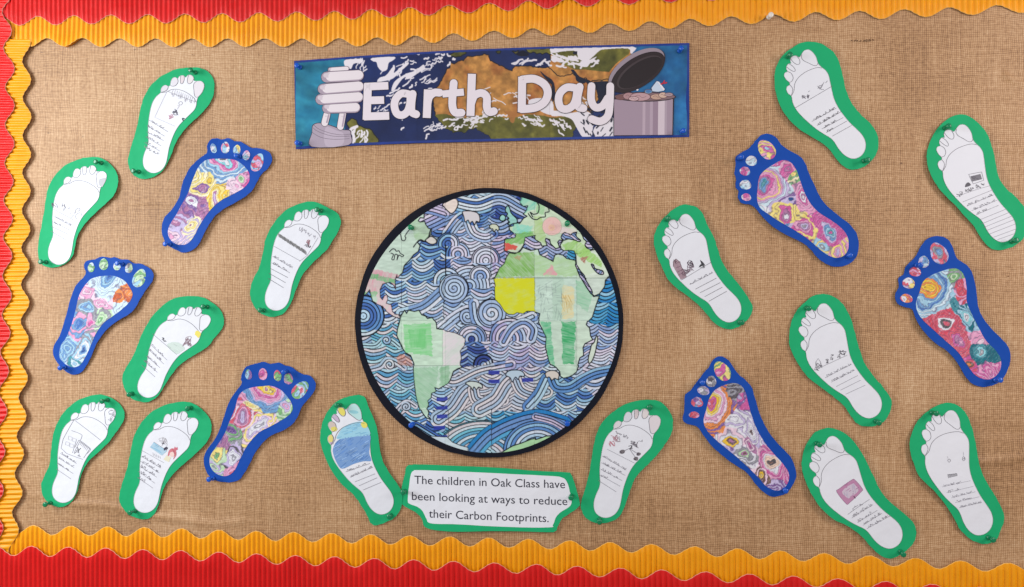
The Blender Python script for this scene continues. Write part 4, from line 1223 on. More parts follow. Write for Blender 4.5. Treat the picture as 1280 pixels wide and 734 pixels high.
# ------------------------------------------------------------------ canvas for the flat prints
class Canvas:
    def __init__(self, x0, y0, x1, y1, ss=3):
        self.x0, self.y0, self.ss = x0, y0, ss
        self.W = int((x1 - x0) * ss); self.H = int((y1 - y0) * ss)
        xs = x0 + (np.arange(self.W) + .5) / ss; ys = y0 + (np.arange(self.H) + .5) / ss
        self.X, self.Y = np.meshgrid(xs, ys)
        self.img = np.zeros((self.H, self.W, 3))

    def box(self, p, pad=2):
        p = np.asarray(p, float)
        a = int(max(0, (p[:, 0].min() - pad - self.x0) * self.ss)); b_ = int(min(self.W, (p[:, 0].max() + pad - self.x0) * self.ss + 1))
        c = int(max(0, (p[:, 1].min() - pad - self.y0) * self.ss)); d = int(min(self.H, (p[:, 1].max() + pad - self.y0) * self.ss + 1))
        return slice(c, max(c, d)), slice(a, max(a, b_))

    def mask(self, poly):
        m = np.zeros((self.H, self.W), bool)
        s = self.box(poly)
        if self.X[s].size:
            m[s] = inside(poly, self.X[s], self.Y[s])
        return m

    def fill(self, poly, col, alpha=1.0, grain=0.0, seed=0):
        s = self.box(poly)
        if not self.X[s].size:
            return
        m = inside(poly, self.X[s], self.Y[s])[..., None] * alpha
        c = np.array(col)
        if grain:
            c = c * (1 + grain * (fbm(self.X[s] / 9, self.Y[s] / 9, seed) - .5) * 2)[..., None]
        self.img[s] = self.img[s] * (1 - m) + c * m

    def dist(self, pts, s):
        X, Y = self.X[s], self.Y[s]
        d = np.full(X.shape, 1e9)
        p = np.asarray(pts, float)
        for a, b_ in zip(p[:-1], p[1:]):
            v = b_ - a; l2 = max((v ** 2).sum(), 1e-9)
            t = np.clip(((X - a[0]) * v[0] + (Y - a[1]) * v[1]) / l2, 0, 1)
            d = np.minimum(d, (X - a[0] - t * v[0]) ** 2 + (Y - a[1] - t * v[1]) ** 2)
        return np.sqrt(d)

    def stroke(self, pts, w, col, alpha=1.0):
        p = np.asarray(pts, float)
        # work piece by piece so that the boxes stay small
        for k in range(0, len(p) - 1, 6):
            q = p[k:k + 7]
            s = self.box(q, w + 1)
            if not self.X[s].size:
                continue
            d = self.dist(q, s)
            a = np.clip((w / 2 - d) * self.ss * 0.8 + 0.5, 0, 1)[..., None] * alpha
            self.img[s] = self.img[s] * (1 - a) + np.array(col) * a

    def sample(self, px, py):
        fx = np.clip((px - self.x0) * self.ss - .5, 0, self.W - 1.001); fy = np.clip((py - self.y0) * self.ss - .5, 0, self.H - 1.001)
        ix = fx.astype(int); iy = fy.astype(int); tx = (fx - ix)[..., None]; ty = (fy - iy)[..., None]
        I = self.img
        return (I[iy, ix] * (1 - tx) + I[iy, ix + 1] * tx) * (1 - ty) + (I[iy + 1, ix] * (1 - tx) + I[iy + 1, ix + 1] * tx) * ty


# ------------------------------------------------------------------ the globe picture
GC = (612.4, 403.8); GR = (160.6, 162.3)
S6 = 734 / 120
BLK = C8(14, 16, 26)


def zz(pts, ox, oy):
    return zc(pts, (ox, oy), S6)


def globe_canvas():
    cv = Canvas(446, 236, 780, 572, 3)
    X, Y = cv.X, cv.Y
    rngl = np.random.RandomState(5)
    PAL = {'lav': [C8(214, 220, 236), C8(170, 192, 226), C8(134, 164, 212), C8(214, 210, 230), C8(190, 210, 234)],
           'blue': [C8(146, 190, 224), C8(98, 144, 204), C8(180, 210, 232), C8(74, 112, 182), C8(210, 222, 236)],
           'deep': [C8(70, 96, 164), C8(96, 130, 190), C8(54, 74, 146), C8(130, 160, 206), C8(180, 196, 224)],
           'aqua': [C8(120, 190, 214), C8(180, 214, 228), C8(206, 218, 230), C8(96, 160, 200), C8(150, 180, 214), C8(214, 206, 214)],
           'pale': [C8(216, 218, 226), C8(206, 210, 222), C8(190, 206, 224), C8(222, 218, 222), C8(172, 196, 220)],
           'vivid': [C8(44, 130, 196), C8(90, 170, 214), C8(150, 200, 226), C8(110, 150, 206), C8(60, 150, 200)],
           'lilac': [C8(206, 196, 224), C8(164, 180, 220), C8(218, 214, 230), C8(130, 158, 208), C8(180, 176, 216)]}
    regs = [((480, 440), 45, 'aqua'), ((500, 490), 40, 'aqua'), ((470, 395), 30, 'blue'), ((540, 320), 30, 'blue'), ((585, 320), 30, 'lav'), ((530, 270), 25, 'lilac'), ((630, 262), 26, 'deep'),
            ((600, 255), 22, 'blue'), ((560, 385), 35, 'lav'), ((620, 385), 28, 'lav'), ((585, 445), 26, 'deep'), ((640, 430), 30, 'lav'), ((650, 445), 22, 'lilac'), ((590, 480), 36, 'pale'), ((650, 490), 28, 'pale'),
            ((700, 500), 34, 'blue'), ((740, 450), 34, 'lav'), ((758, 375), 26, 'vivid'), ((648, 545), 34, 'vivid'), ((590, 545), 30, 'aqua'), ((620, 420), 22, 'lilac'), ((545, 500), 30, 'blue'), ((640, 320), 24, 'lilac'), ((700, 540), 26, 'lav')]
    names = list(PAL)
    bd = np.full(X.shape, 1e9); ri = np.zeros(X.shape, int)
    wx = X + 8 * (fbm(X / 14, Y / 14, 51) - .5); wy = Y + 8 * (fbm(X / 14, Y / 14, 52) - .5)
    for (c, r, nm) in regs:
        d = np.hypot(wx - c[0], wy - c[1]) / r
        m = d < bd
        bd = np.where(m, d, bd); ri = np.where(m, names.index(nm), ri)

    def paint(mask, phi, pitch, seed, cell=None, lw=1.15, pal=None, force=None):
        k = np.floor(phi)
        fr = np.abs(phi - np.round(phi)) * pitch
        cc = np.zeros(X.shape) if cell is None else np.floor(cell)
        hsh = lattice(k, cc, seed)
        col = np.zeros(X.shape + (3,))
        for j, nm in enumerate(names):
            P_ = np.array(PAL[force or nm])
            mm = mask if force else (mask & (ri == j))
            col[mm] = P_[(hsh[mm] * len(P_)).astype(int) % len(P_)]
            if force:
                break
        g = vnoise(X / 0.9, Y / 3.5, seed + 3)
        col = col * (0.93 + 0.12 * g)[..., None]
        a = np.clip((lw / 2 - fr) * 2.4 + 0.5, 0, 1)[..., None]
        col = col * (1 - a) + np.array(BLK) * a
        cv.img[mask] = col[mask]

    full = np.ones(X.shape, bool)
    slow = fbm(X / 40, Y / 22, 61)
    L = 29 + 6 * (fbm(X / 90, Y / 60, 62) - .5)
    cell = (X + 9 * np.floor(Y / 27) + 14 * (fbm(X / 60, Y / 30, 63) - .5)) / 26.0
    A = 3.6 + 4.6 * slow
    pit = 4.2
    phi = (Y + 7 * (fbm(X / 30, Y / 45, 64) - .5) - A * np.abs(np.sin(np.pi * cell))) / pit
    paint(full, phi, pit, 71, cell)

    def disc(c, r, pit=4.2, seed=1, ry=1.0, force=None, half=False):
        d = np.hypot(X - c[0], (Y - c[1]) * ry)
        m = d < r
        if half:
            m &= Y < c[1] + 3
        paint(m, d / pit, pit, seed, force=force)
        a = np.linspace(math.pi if half else 0, 2 * math.pi, 40)
        cv.stroke(np.stack([c[0] + r * np.cos(a), c[1] + r / ry * np.sin(a)], 1), 1.1, BLK)

    def spiral(c, r, turns, seed, dirn=1, ph=0.0, force=None, rim=True):
        d = np.hypot(X - c[0], Y - c[1])
        th = np.arctan2(Y - c[1], X - c[0]) * dirn
        pit = r / turns
        m = d < r
        paint(m, d / pit - th / (2 * np.pi) + ph, pit, seed, force=force)
        if rim:
            a = np.linspace(0, 2 * math.pi, 40)
            cv.stroke(np.stack([c[0] + r * np.cos(a), c[1] + r * np.sin(a)], 1), 1.1, BLK)

    def bundle(path, width, n, seed, force=None, taper=1.0):
        """parallel lines sweeping along a path"""
        p = smooth(path, 8, False)
        s = cv.box(p, width)
        d = np.full(X.shape, 1e9); sg = np.zeros(X.shape)
        xs, ys = X[s], Y[s]
        bd_ = np.full(xs.shape, 1e9); bs = np.zeros(xs.shape)
        for a, b_ in zip(p[:-1], p[1:]):
            v = b_ - a; l2 = (v ** 2).sum()
            t = np.clip(((xs - a[0]) * v[0] + (ys - a[1]) * v[1]) / l2, 0, 1)
            dx = xs - a[0] - t * v[0]; dy = ys - a[1] - t * v[1]
            dd = np.hypot(dx, dy); cr = np.sign(v[0] * dy - v[1] * dx)
            m = dd < bd_
            bd_ = np.where(m, dd, bd_); bs = np.where(m, dd * cr, bs)
        d[s] = bd_; sg[s] = bs
        m = d < width / 2
        paint(m, (sg + width / 2) / width * n, width / n, seed, force=force)

    # swells, curls and crests copied from the drawing
    bundle([(500, 300), (520, 288), (545, 276), (565, 266), (580, 264)], 22, 5, 81)
    bundle([(560, 292), (572, 276), (584, 268)], 16, 4, 82)
    bundle([(585, 272), (592, 290), (606, 296), (616, 292)], 16, 4, 83)
    bundle([(452, 262), (500, 270), (530, 262), (556, 268)], 12, 3, 84, force='lilac')
    bundle([(566, 252), (596, 258), (625, 250), (650, 262), (668, 270)], 20, 5, 85)
    disc((586, 358), 26, 4.4, 86, 1.0, None, True)
    disc((558, 352), 17, 4.2, 87, 1.0, None, True)
    disc((607, 326), 18, 4.0, 88, 1.0, None, True)
    disc((572, 318), 15, 4.0, 89, 1.0, None, True)
    disc((600, 346), 14, 4.0, 90, 1.0, None, True)
    disc((560, 305), 14, 4.0, 91, 1.0, None, True)
    bundle([(502, 392), (528, 384), (548, 368), (566, 350)], 15, 3, 92)
    spiral((567, 361), 18.5, 4.2, 93)
    bundle([(540, 420), (556, 406), (572, 394), (584, 388)], 14, 3, 94, force='lav')
    spiral((584, 396), 10, 2.4, 95, -1)
    bundle([(592, 380), (596, 402), (612, 412), (640, 406), (665, 396)], 14, 3, 96)
    spiral((614, 392), 18, 3.6, 97, 1, 0.3)
    disc((637, 424), 26, 4.3, 98, 1.0, None, True)
    bundle([(630, 428), (640, 412), (655, 404), (666, 412), (664, 424)], 13, 3, 99)
    disc((589, 424), 19, 4.2, 100, 1.0, None, True)
    disc((604, 456), 13, 4.0, 101, 1.0, None, True)
    disc((455, 395), 26, 4.2, 102)
    bundle([(455, 432), (470, 432), (480, 424), (490, 426), (500, 434)], 7, 2, 103, force='aqua')
    spiral((483.5, 425.5), 6.5, 1.9, 104, -1, 0.2, 'aqua', False)
    bundle([(462, 462), (476, 458), (484, 450), (494, 452), (506, 460)], 8, 2, 105, force='pale')
    spiral((487.5, 456), 6.5, 1.9, 106, -1, 0.2, 'pale', False)
    bundle([(494, 515), (502, 506), (510, 502), (520, 508)], 7, 2, 107, force='pale')
    spiral((508, 508), 6.5, 1.9, 108, -1, 0.2, 'pale', False)
    # crests with foam caps
    bundle([(548, 524), (566, 512), (580, 492), (590, 484)], 22, 5, 109, force='pale')
    bundle([(592, 488), (596, 500), (612, 504), (630, 500)], 15, 4, 110, force='pale')
    bundle([(600, 512), (620, 500), (632, 482), (640, 474)], 22, 5, 111, force='pale')
    bundle([(645, 474), (652, 488), (668, 494), (684, 490)], 15, 4, 112, force='pale')
    bundle([(660, 508), (672, 494), (682, 474)], 14, 3, 113, force='blue')
    bundle([(690, 474), (696, 484), (712, 484), (728, 474), (745, 466), (765, 462)], 13, 3, 114, force='blue')
    bundle([(540, 470), (556, 474), (570, 478), (600, 464), (640, 456)], 12, 3, 115)
    # bottom swells
    disc((604, 572), 62, 5.0, 116, 1.35, 'aqua', True)
    bundle([(592, 566), (612, 545), (640, 530), (672, 522), (705, 530)], 22, 4, 117, force='vivid')
    disc((672, 562), 42, 4.8, 118, 1.15, 'blue', True)
    disc((668, 562), 15, 4.0, 119, 1.1, None, True)
    bundle([(670, 520), (692, 526), (712, 538)], 10, 3, 120, force='lilac')
    bundle([(520, 535), (536, 545), (548, 552)], 16, 5, 121, force='blue')
    for c in ((553, 499), (553, 510), (553, 521), (549, 535), (618, 466), (618, 477), (660, 475), (553, 547)):
        cv.fill([(c[0] - 7, c[1] - 2.4), (c[0] + 7, c[1] - 2.8), (c[0] + 7, c[1] + 2.0), (c[0] - 7, c[1] + 2.4)], C8(44, 56, 160), 0.85)

    def foam(pts, col):
        p = smooth(pts, 4)
        cv.fill(p, col); cv.stroke(np.vstack([p, p[:1]]), 1.1, BLK)
    foam(zz([(170, 212), (200, 205), (245, 208), (285, 222), (302, 255), (298, 290), (275, 285), (262, 312), (245, 285), (225, 300), (212, 275), (190, 290), (180, 250)], 550, 230), C8(208, 204, 212))
    foam(zz([(375, 320), (400, 305), (435, 308), (455, 335), (445, 358), (432, 345), (415, 365), (405, 340), (390, 345)], 550, 230), C8(206, 212, 190))
    foam(zz([(198, 150), (235, 135), (290, 142), (325, 165), (322, 190), (298, 180), (280, 200), (262, 178), (250, 205), (238, 180)], 550, 455), C8(204, 218, 212))
    foam(zz([(505, 85), (525, 55), (570, 45), (620, 50), (648, 75), (645, 95), (615, 92), (600, 118), (580, 100), (555, 138), (540, 105)], 550, 455), C8(186, 208, 222))
    foam(zz([(130, 72), (165, 52), (210, 55), (235, 80), (225, 118), (200, 110), (180, 125), (160, 100), (140, 105)], 660, 455), C8(216, 206, 200))

    # ---- land
    def land(p, col, seed, w=1.25):
        m = cv.mask(p)
        c = np.array(col) * (0.88 + 0.20 * fbm(X[m] / 9, Y[m] / 2.5, seed, 4))[:, None] + np.array([.03, .02, .03]) * fbm(X[m] / 14, Y[m] / 14, seed + 1)[:, None]
        cv.img[m] = c
        cv.stroke(np.vstack([p, p[:1]]), w, BLK)
        return m

    def shade(mask, poly, col, alpha, seed, ang=0.9, strong=0.8):
        q = []
        for a, b_ in zip(np.asarray(poly, float), np.roll(np.asarray(poly, float), -1, 0)):
            n = max(1, int(np.hypot(*(b_ - a)) / 1.5))
            q += [a + (b_ - a) * i / n for i in range(n)]
        q = np.array(q); q = q + (np.stack([vnoise(q[:, 0] / 1.6, q[:, 1] / 1.6, seed), vnoise(q[:, 0] / 1.6, q[:, 1] / 1.6, seed + 1)], 1) - .5) * 3.0
        m = mask & cv.mask(q)
        x, y = X[m], Y[m]
        s = vnoise((x * math.cos(ang) + y * math.sin(ang)) / 0.9, (-x * math.sin(ang) + y * math.cos(ang)) / 9, seed)
        a = np.clip(alpha * (1 - strong * 0.5 + strong * (s - .2)) * (0.62 + 0.8 * fbm(x / 7, y / 7, seed + 9)), 0, 1)[:, None]
        cv.img[m] = cv.img[m] * (1 - a) + np.array(col) * a
    circ = lambda c, r, n=24: np.stack([c[0] + r * np.cos(np.linspace(0, 6.283, n + 1)[:-1]), c[1] + r * np.sin(np.linspace(0, 6.283, n + 1)[:-1])], 1)
    # North America
    na = np.vstack([[(430, 300), (530, 240)], zz([(550, 265), (520, 260), (505, 285), (520, 295), (555, 290), (560, 310), (580, 340), (608, 352), (600, 385), (575, 410), (560, 435), (540, 440), (520, 428), (500, 445), (520, 470), (505, 515), (470, 540), (440, 580), (400, 620), (385, 680), (345, 720)], 440, 230),
                    zz([(345, 20), (330, 60), (336, 130), (322, 100), (295, 75), (268, 82), (240, 90), (215, 140), (220, 195), (238, 215), (252, 180), (270, 176), (275, 205), (265, 240), (300, 250), (310, 300), (330, 322), (355, 325), (372, 345), (360, 352), (320, 340), (270, 302), (240, 262), (200, 246), (160, 222), (150, 175), (140, 135), (120, 160)], 440, 340), [(440, 380)]])
    m = land(na, C8(196, 220, 204), 131)
    shade(m, [(440, 355), (470, 336), (500, 344), (500, 362), (452, 372)], C8(214, 160, 172), .8, 132, .2)
    shade(m, [(462, 341), (505, 352), (500, 356), (458, 347)], C8(120, 180, 130), .9, 133, .2)
    shade(m, [(455, 366), (480, 362), (482, 368), (452, 374)], C8(130, 190, 140), .8, 134, .2)
    shade(m, [(472, 360), (500, 370), (500, 400), (470, 385)], C8(222, 190, 200), .8, 135, .6)
    shade(m, [(510, 275), (540, 270), (545, 300), (520, 300)], C8(160, 200, 150), .5, 136)
    for q in ([(288, 520), (310, 498), (330, 500), (340, 515), (360, 512), (370, 530), (395, 545), (380, 555), (360, 545), (345, 580), (350, 545), (330, 540), (322, 578), (305, 575), (318, 540), (300, 530)],
              [(352, 385), (372, 385), (380, 425), (400, 432), (412, 410), (405, 395), (440, 350)]):
        p = smooth(zz(q, 440, 230), 3, False)
        cv.stroke(p, 1.0, BLK)
    p = smooth(zz([(470, 480), (485, 458), (510, 430), (530, 425), (550, 435), (580, 420), (590, 380), (600, 350)], 440, 230), 3, False); cv.stroke(p, 1.3, BLK)
    land(smooth(zz([(560, 430), (585, 408), (605, 398), (640, 420), (645, 445), (620, 460), (590, 455)], 440, 230), 3), C8(214, 212, 206), 137)
    land(smooth(zz([(690, 160), (734, 130), (790, 110), (810, 150), (790, 200), (760, 225), (735, 210), (715, 190)], 440, 230), 3), C8(226, 212, 206), 138)
    # South America
    sa = np.vstack([zz([(372, 345), (378, 325), (400, 290), (415, 315), (430, 290), (475, 300), (510, 290), (530, 325), (560, 335), (575, 355), (610, 345), (640, 390), (645, 435), (680, 440)], 440, 340),
                    zz([(0, 435), (50, 455), (110, 465), (165, 490), (187, 512), (183, 560), (150, 605), (158, 660), (148, 700)], 550, 340),
                    zz([(150, 8), (175, 28), (140, 38), (105, 60), (95, 90), (80, 130), (62, 152)], 550, 455),
                    zz([(700, 168), (665, 190), (635, 178), (645, 208), (610, 222), (608, 255), (580, 280), (588, 310), (575, 340), (588, 375), (580, 400), (605, 425), (570, 415), (545, 385), (520, 340), (505, 290), (490, 230), (480, 150), (475, 80), (470, 0)], 440, 455),
                    zz([(465, 690), (445, 640), (410, 620), (385, 590), (370, 540), (345, 490), (350, 440), (365, 390)], 440, 340)])
    m = land(sa, C8(192, 220, 200), 141)
    shade(m, [(553, 400), (590, 400), (590, 457), (553, 457)], C8(222, 214, 220), .95, 142)
    shade(m, [(504, 406), (538, 404), (540, 446), (506, 440)], C8(128, 206, 140), .85, 143, 1.5)
    shade(m, [(510, 412), (532, 412), (532, 436), (512, 434)], C8(110, 196, 124), .6, 144, 0.1)
    shade(m, [(515, 460), (548, 458), (545, 510), (522, 510)], C8(150, 196, 160), .7, 145, 2.2)
    shade(m, [(550, 458), (562, 458), (562, 482), (550, 482)], C8(140, 190, 150), .8, 146, 1.5)
    for q in ([(498, 395), (553, 399)], [(552, 398), (553, 480)], [(515, 457), (586, 457)]):
        cv.stroke(q, 0.5, C8(130, 150, 136), .6)
    # Europe, Asia and Africa
    eu = np.vstack([zz([(620, 60), (628, 110), (615, 140), (640, 170), (675, 165), (665, 200), (640, 230), (668, 245), (640, 262), (612, 300), (570, 300), (565, 318), (530, 325), (535, 352), (560, 368), (582, 388), (575, 415), (495, 430), (490, 510), (545, 528), (590, 532), (618, 505), (640, 470), (650, 410), (700, 402), (734, 398)], 550, 230),
                    zz([(55, 405), (60, 430), (100, 455), (110, 480), (150, 475), (135, 440), (140, 420), (170, 430), (175, 460), (215, 500), (245, 490), (230, 450), (245, 432), (270, 440), (250, 470), (255, 500), (275, 515), (310, 510), (355, 515), (368, 540), (368, 590), (372, 625)], 660, 230),
                    [(790, 340), (790, 236), (650, 220)]])
    m = land(eu, C8(200, 222, 194), 151)
    af = np.vstack([zz([(445, 0), (430, 30), (410, 60), (420, 100), (415, 150), (420, 212), (455, 245), (490, 300), (520, 325), (560, 325), (585, 310), (630, 318), (660, 300)], 550, 340),
                    zz([(40, 300), (85, 315), (78, 350), (85, 395), (110, 440), (140, 500), (135, 580), (160, 680), (172, 712)], 660, 340),
                    zz([(185, 10), (210, 25), (240, 60), (245, 95), (270, 110), (310, 100), (340, 85), (370, 60), (388, 10)], 660, 455),
                    zz([(385, 715), (400, 660), (430, 640), (425, 580), (440, 550), (500, 520), (482, 490), (475, 430), (450, 405), (460, 375), (490, 345), (520, 250), (545, 180), (500, 186), (480, 165), (440, 110), (410, 50), (390, 0)], 660, 340),
                    zz([(400, 690), (370, 630), (365, 590), (300, 575), (270, 548), (232, 540), (208, 548), (195, 598), (150, 572), (95, 548), (80, 502), (20, 512)], 660, 230),
                    zz([(660, 500), (635, 488), (612, 520), (572, 538), (530, 532), (510, 560), (495, 610), (455, 650), (425, 705)], 550, 230)])
    ma = land(af, C8(198, 222, 204), 152)
    me_ = np.vstack([zz([(385, 0), (412, 45), (440, 105), (480, 160), (505, 182), (545, 165), (585, 110), (590, 60), (640, 20), (700, 30)], 660, 340), [(790, 340), (790, 300), (720, 318)], zz([(372, 600), (375, 640), (405, 690)], 660, 230)])
    mm = land(me_, C8(206, 222, 208), 153)
    mm2 = m | mm
    # drop the border line between Turkey and Arabia again
    cv.img[cv.mask(zz([(378, 560), (420, 520), (640, 560), (720, 700), (650, 730), (600, 640), (450, 700), (400, 660)], 660, 230)) & mm2] = np.array(C8(204, 222, 200))
    shade(ma, [(615, 348), (668, 347.5), (668, 392), (615, 394)], C8(214, 216, 44), .98, 154, 1.2, .3)
    shade(ma, [(620, 316), (668, 316), (668, 346), (616, 347)], C8(128, 186, 96), .8, 155, 2.4)
    shade(ma, [(668, 318), (722, 326), (722, 346), (668, 346)], C8(166, 206, 140), .55, 156, 1.3)
    shade(ma, [(680, 344), (690, 332), (697, 345)], C8(226, 164, 174), .9, 157)
    shade(ma, [(640, 322), (652, 320), (650, 326)], C8(196, 140, 110), .6, 158)
    shade(ma, [(690, 346), (704, 346), (704, 400), (690, 400)], C8(170, 200, 176), .5, 159, 1.6)
    shade(ma, [(702, 355), (718, 360), (716, 398), (702, 398)], C8(232, 214, 160), .75, 160, 1.2)
    shade(ma, [(720, 350), (745, 350), (735, 390), (720, 380)], C8(140, 200, 160), .6, 161, 1.9)
    shade(ma, [(676, 403), (688, 403), (694, 460), (686, 452)], C8(90, 184, 134), .8, 162, 1.4)
    shade(ma, [(702, 403), (720, 402), (718, 455), (704, 455)], C8(70, 172, 112), .85, 163, 1.8)
    for k in range(46):
        a = np.array([rngl.uniform(672, 702), rngl.uniform(350, 394)]); t = rngl.choice([0.1, 1.5, 1.8, 2.6, 1.2]); l = rngl.uniform(4, 12)
        cv.stroke([a, a + l * np.array([math.cos(t), math.sin(t)])], 0.45, C8(110, 120, 122), .5)
    for k in range(16):
        a = np.array([rngl.uniform(700, 712), rngl.uniform(366, 380)]); t = rngl.uniform(1.0, 1.7); l = rngl.uniform(6, 14)
        cv.stroke([a, a + l * np.array([math.cos(t), math.sin(t)])], 0.6, C8(190, 160, 90), .6)
    for q in ([(668, 318), (668, 396)], [(616, 347.5), (770, 347.5)], [(674, 401), (720, 401)], [(720, 402), (720, 456)]):
        cv.stroke(q, 0.6, C8(120, 140, 124), .6)
    shade(m, [(648, 240), (676, 250), (668, 262), (650, 268), (648, 285), (664, 290), (660, 300), (640, 292)], C8(130, 206, 184), .8, 170)
    shade(m, [(632, 294), (668, 288), (665, 305), (632, 306)], C8(120, 186, 96), .85, 171)
    shade(m, [(631, 304), (648, 308), (645, 312), (631, 314)], C8(214, 96, 84), .95, 172, 0.1, .3)
    shade(m, [(646, 280), (666, 282), (664, 290), (648, 288)], C8(140, 214, 196), .7, 173)
    shade(m, [(668, 270), (678, 270), (684, 306), (668, 300)], C8(170, 204, 130), .7, 174)
    shade(mm2, [(704, 306), (722, 300), (752, 325), (752, 334), (738, 328), (720, 318), (706, 314)], C8(156, 204, 116), .8, 175, .8)
    shade(mm2, [(726, 322), (736, 320), (731, 330)], C8(170, 116, 106), .95, 176)
    shade(mm2, [(700, 284), (724, 286), (716, 296), (700, 292)], C8(228, 206, 210), .8, 177)
    shade(mm2, [(672, 250), (682, 255), (680, 268), (670, 266)], C8(150, 206, 150), .8, 178)
    cv.fill(circ((690.5, 283), 12.6), C8(160, 160, 140), .6); cv.fill(circ((690.5, 283), 11.8), C8(228, 190, 184)); cv.fill(circ((690, 284.5), 4), C8(232, 196, 160), .8)
    for k in range(30):
        a = rngl.uniform(0, 6.28); r_ = rngl.uniform(0, 9); c = np.array([690.5 + r_ * math.cos(a), 283 + r_ * math.sin(a)])
        cv.stroke([c, c + rngl.uniform(-3, 3, 2)], 0.6, C8(220, 160, 166), .35)
    for q in ([(75, 145), (88, 170), (80, 220), (45, 230), (20, 215), (40, 250)], [(155, 175), (165, 210), (135, 220), (135, 250), (100, 255), (70, 272), (35, 262), (5, 225)]):
        cv.stroke(smooth(zz(q, 660, 230), 4, False), 1.2, BLK)

    def sea(q, ox, oy, seed, pit=3.4, ang=0.5):
        p = smooth(zz(q, ox, oy), 3)
        msk = cv.mask(p)
        paint(msk, (X * math.sin(ang) + Y * math.cos(ang) + 1.5 * np.abs(np.sin(X / 4.5))) / pit, pit, seed, force='lilac', lw=0.9)
        cv.stroke(np.vstack([p, p[:1]]), 1.25, BLK)
    sea([(260, 400), (280, 372), (305, 380), (330, 395), (345, 375), (375, 370), (370, 400), (405, 430), (395, 440), (340, 430), (310, 425), (275, 435), (258, 420)], 660, 230, 181, 3.2, -.5)
    sea([(400, 360), (420, 375), (445, 405), (475, 425), (485, 460), (502, 485), (490, 500), (455, 490), (440, 465), (450, 440), (430, 420), (420, 395)], 660, 230, 182, 3.4, -.3)
    sea([(365, 625), (378, 622), (405, 665), (435, 700), (440, 734), (415, 730), (395, 690)], 660, 230, 183, 4, -.7)
    sea([(388, 0), (412, 12), (440, 60), (470, 110), (490, 150), (480, 165), (445, 110), (410, 55)], 660, 340, 184, 4, -.7)
    sea([(487, 615), (505, 618), (515, 645), (545, 655), (575, 665), (580, 690), (545, 688), (510, 655)], 660, 230, 185, 3.4, .9)
    # Great Britain and Ireland, Madagascar, southern land
    land(smooth(zz([(505, 185), (520, 165), (535, 180), (545, 215), (560, 235), (590, 265), (592, 295), (565, 300), (540, 310), (520, 305), (535, 290), (520, 275), (530, 260), (512, 245), (520, 225), (505, 210)], 550, 230), 3), C8(150, 206, 196), 191)
    land(smooth(zz([(460, 250), (480, 232), (502, 245), (500, 272), (478, 282), (460, 270)], 550, 230), 3), C8(150, 206, 196), 192)
    land(smooth(zz([(527, 490), (538, 512), (528, 570), (515, 630), (492, 685), (470, 700), (465, 660), (480, 600), (490, 560), (510, 540)], 660, 340), 3), C8(206, 224, 208), 193)
    land(np.vstack([zz([(460, 680), (500, 655), (560, 620), (610, 605), (650, 590), (700, 570), (734, 562)], 550, 455), zz([(60, 575), (110, 560), (140, 548), (190, 545)], 660, 455), [(690, 580), (600, 580)]]), C8(170, 216, 166), 194)
    land(np.vstack([zz([(60, 560), (100, 600), (160, 625), (220, 640)], 550, 455), [(585, 580), (540, 575), (535, 545)]]), C8(202, 218, 226), 195, 0.8)
    # reddish Pacific waves, seam lines
    cv.fill([(500, 442), (512, 446), (516, 458), (498, 456), (496, 448)], C8(214, 120, 96), .45)
    return cv


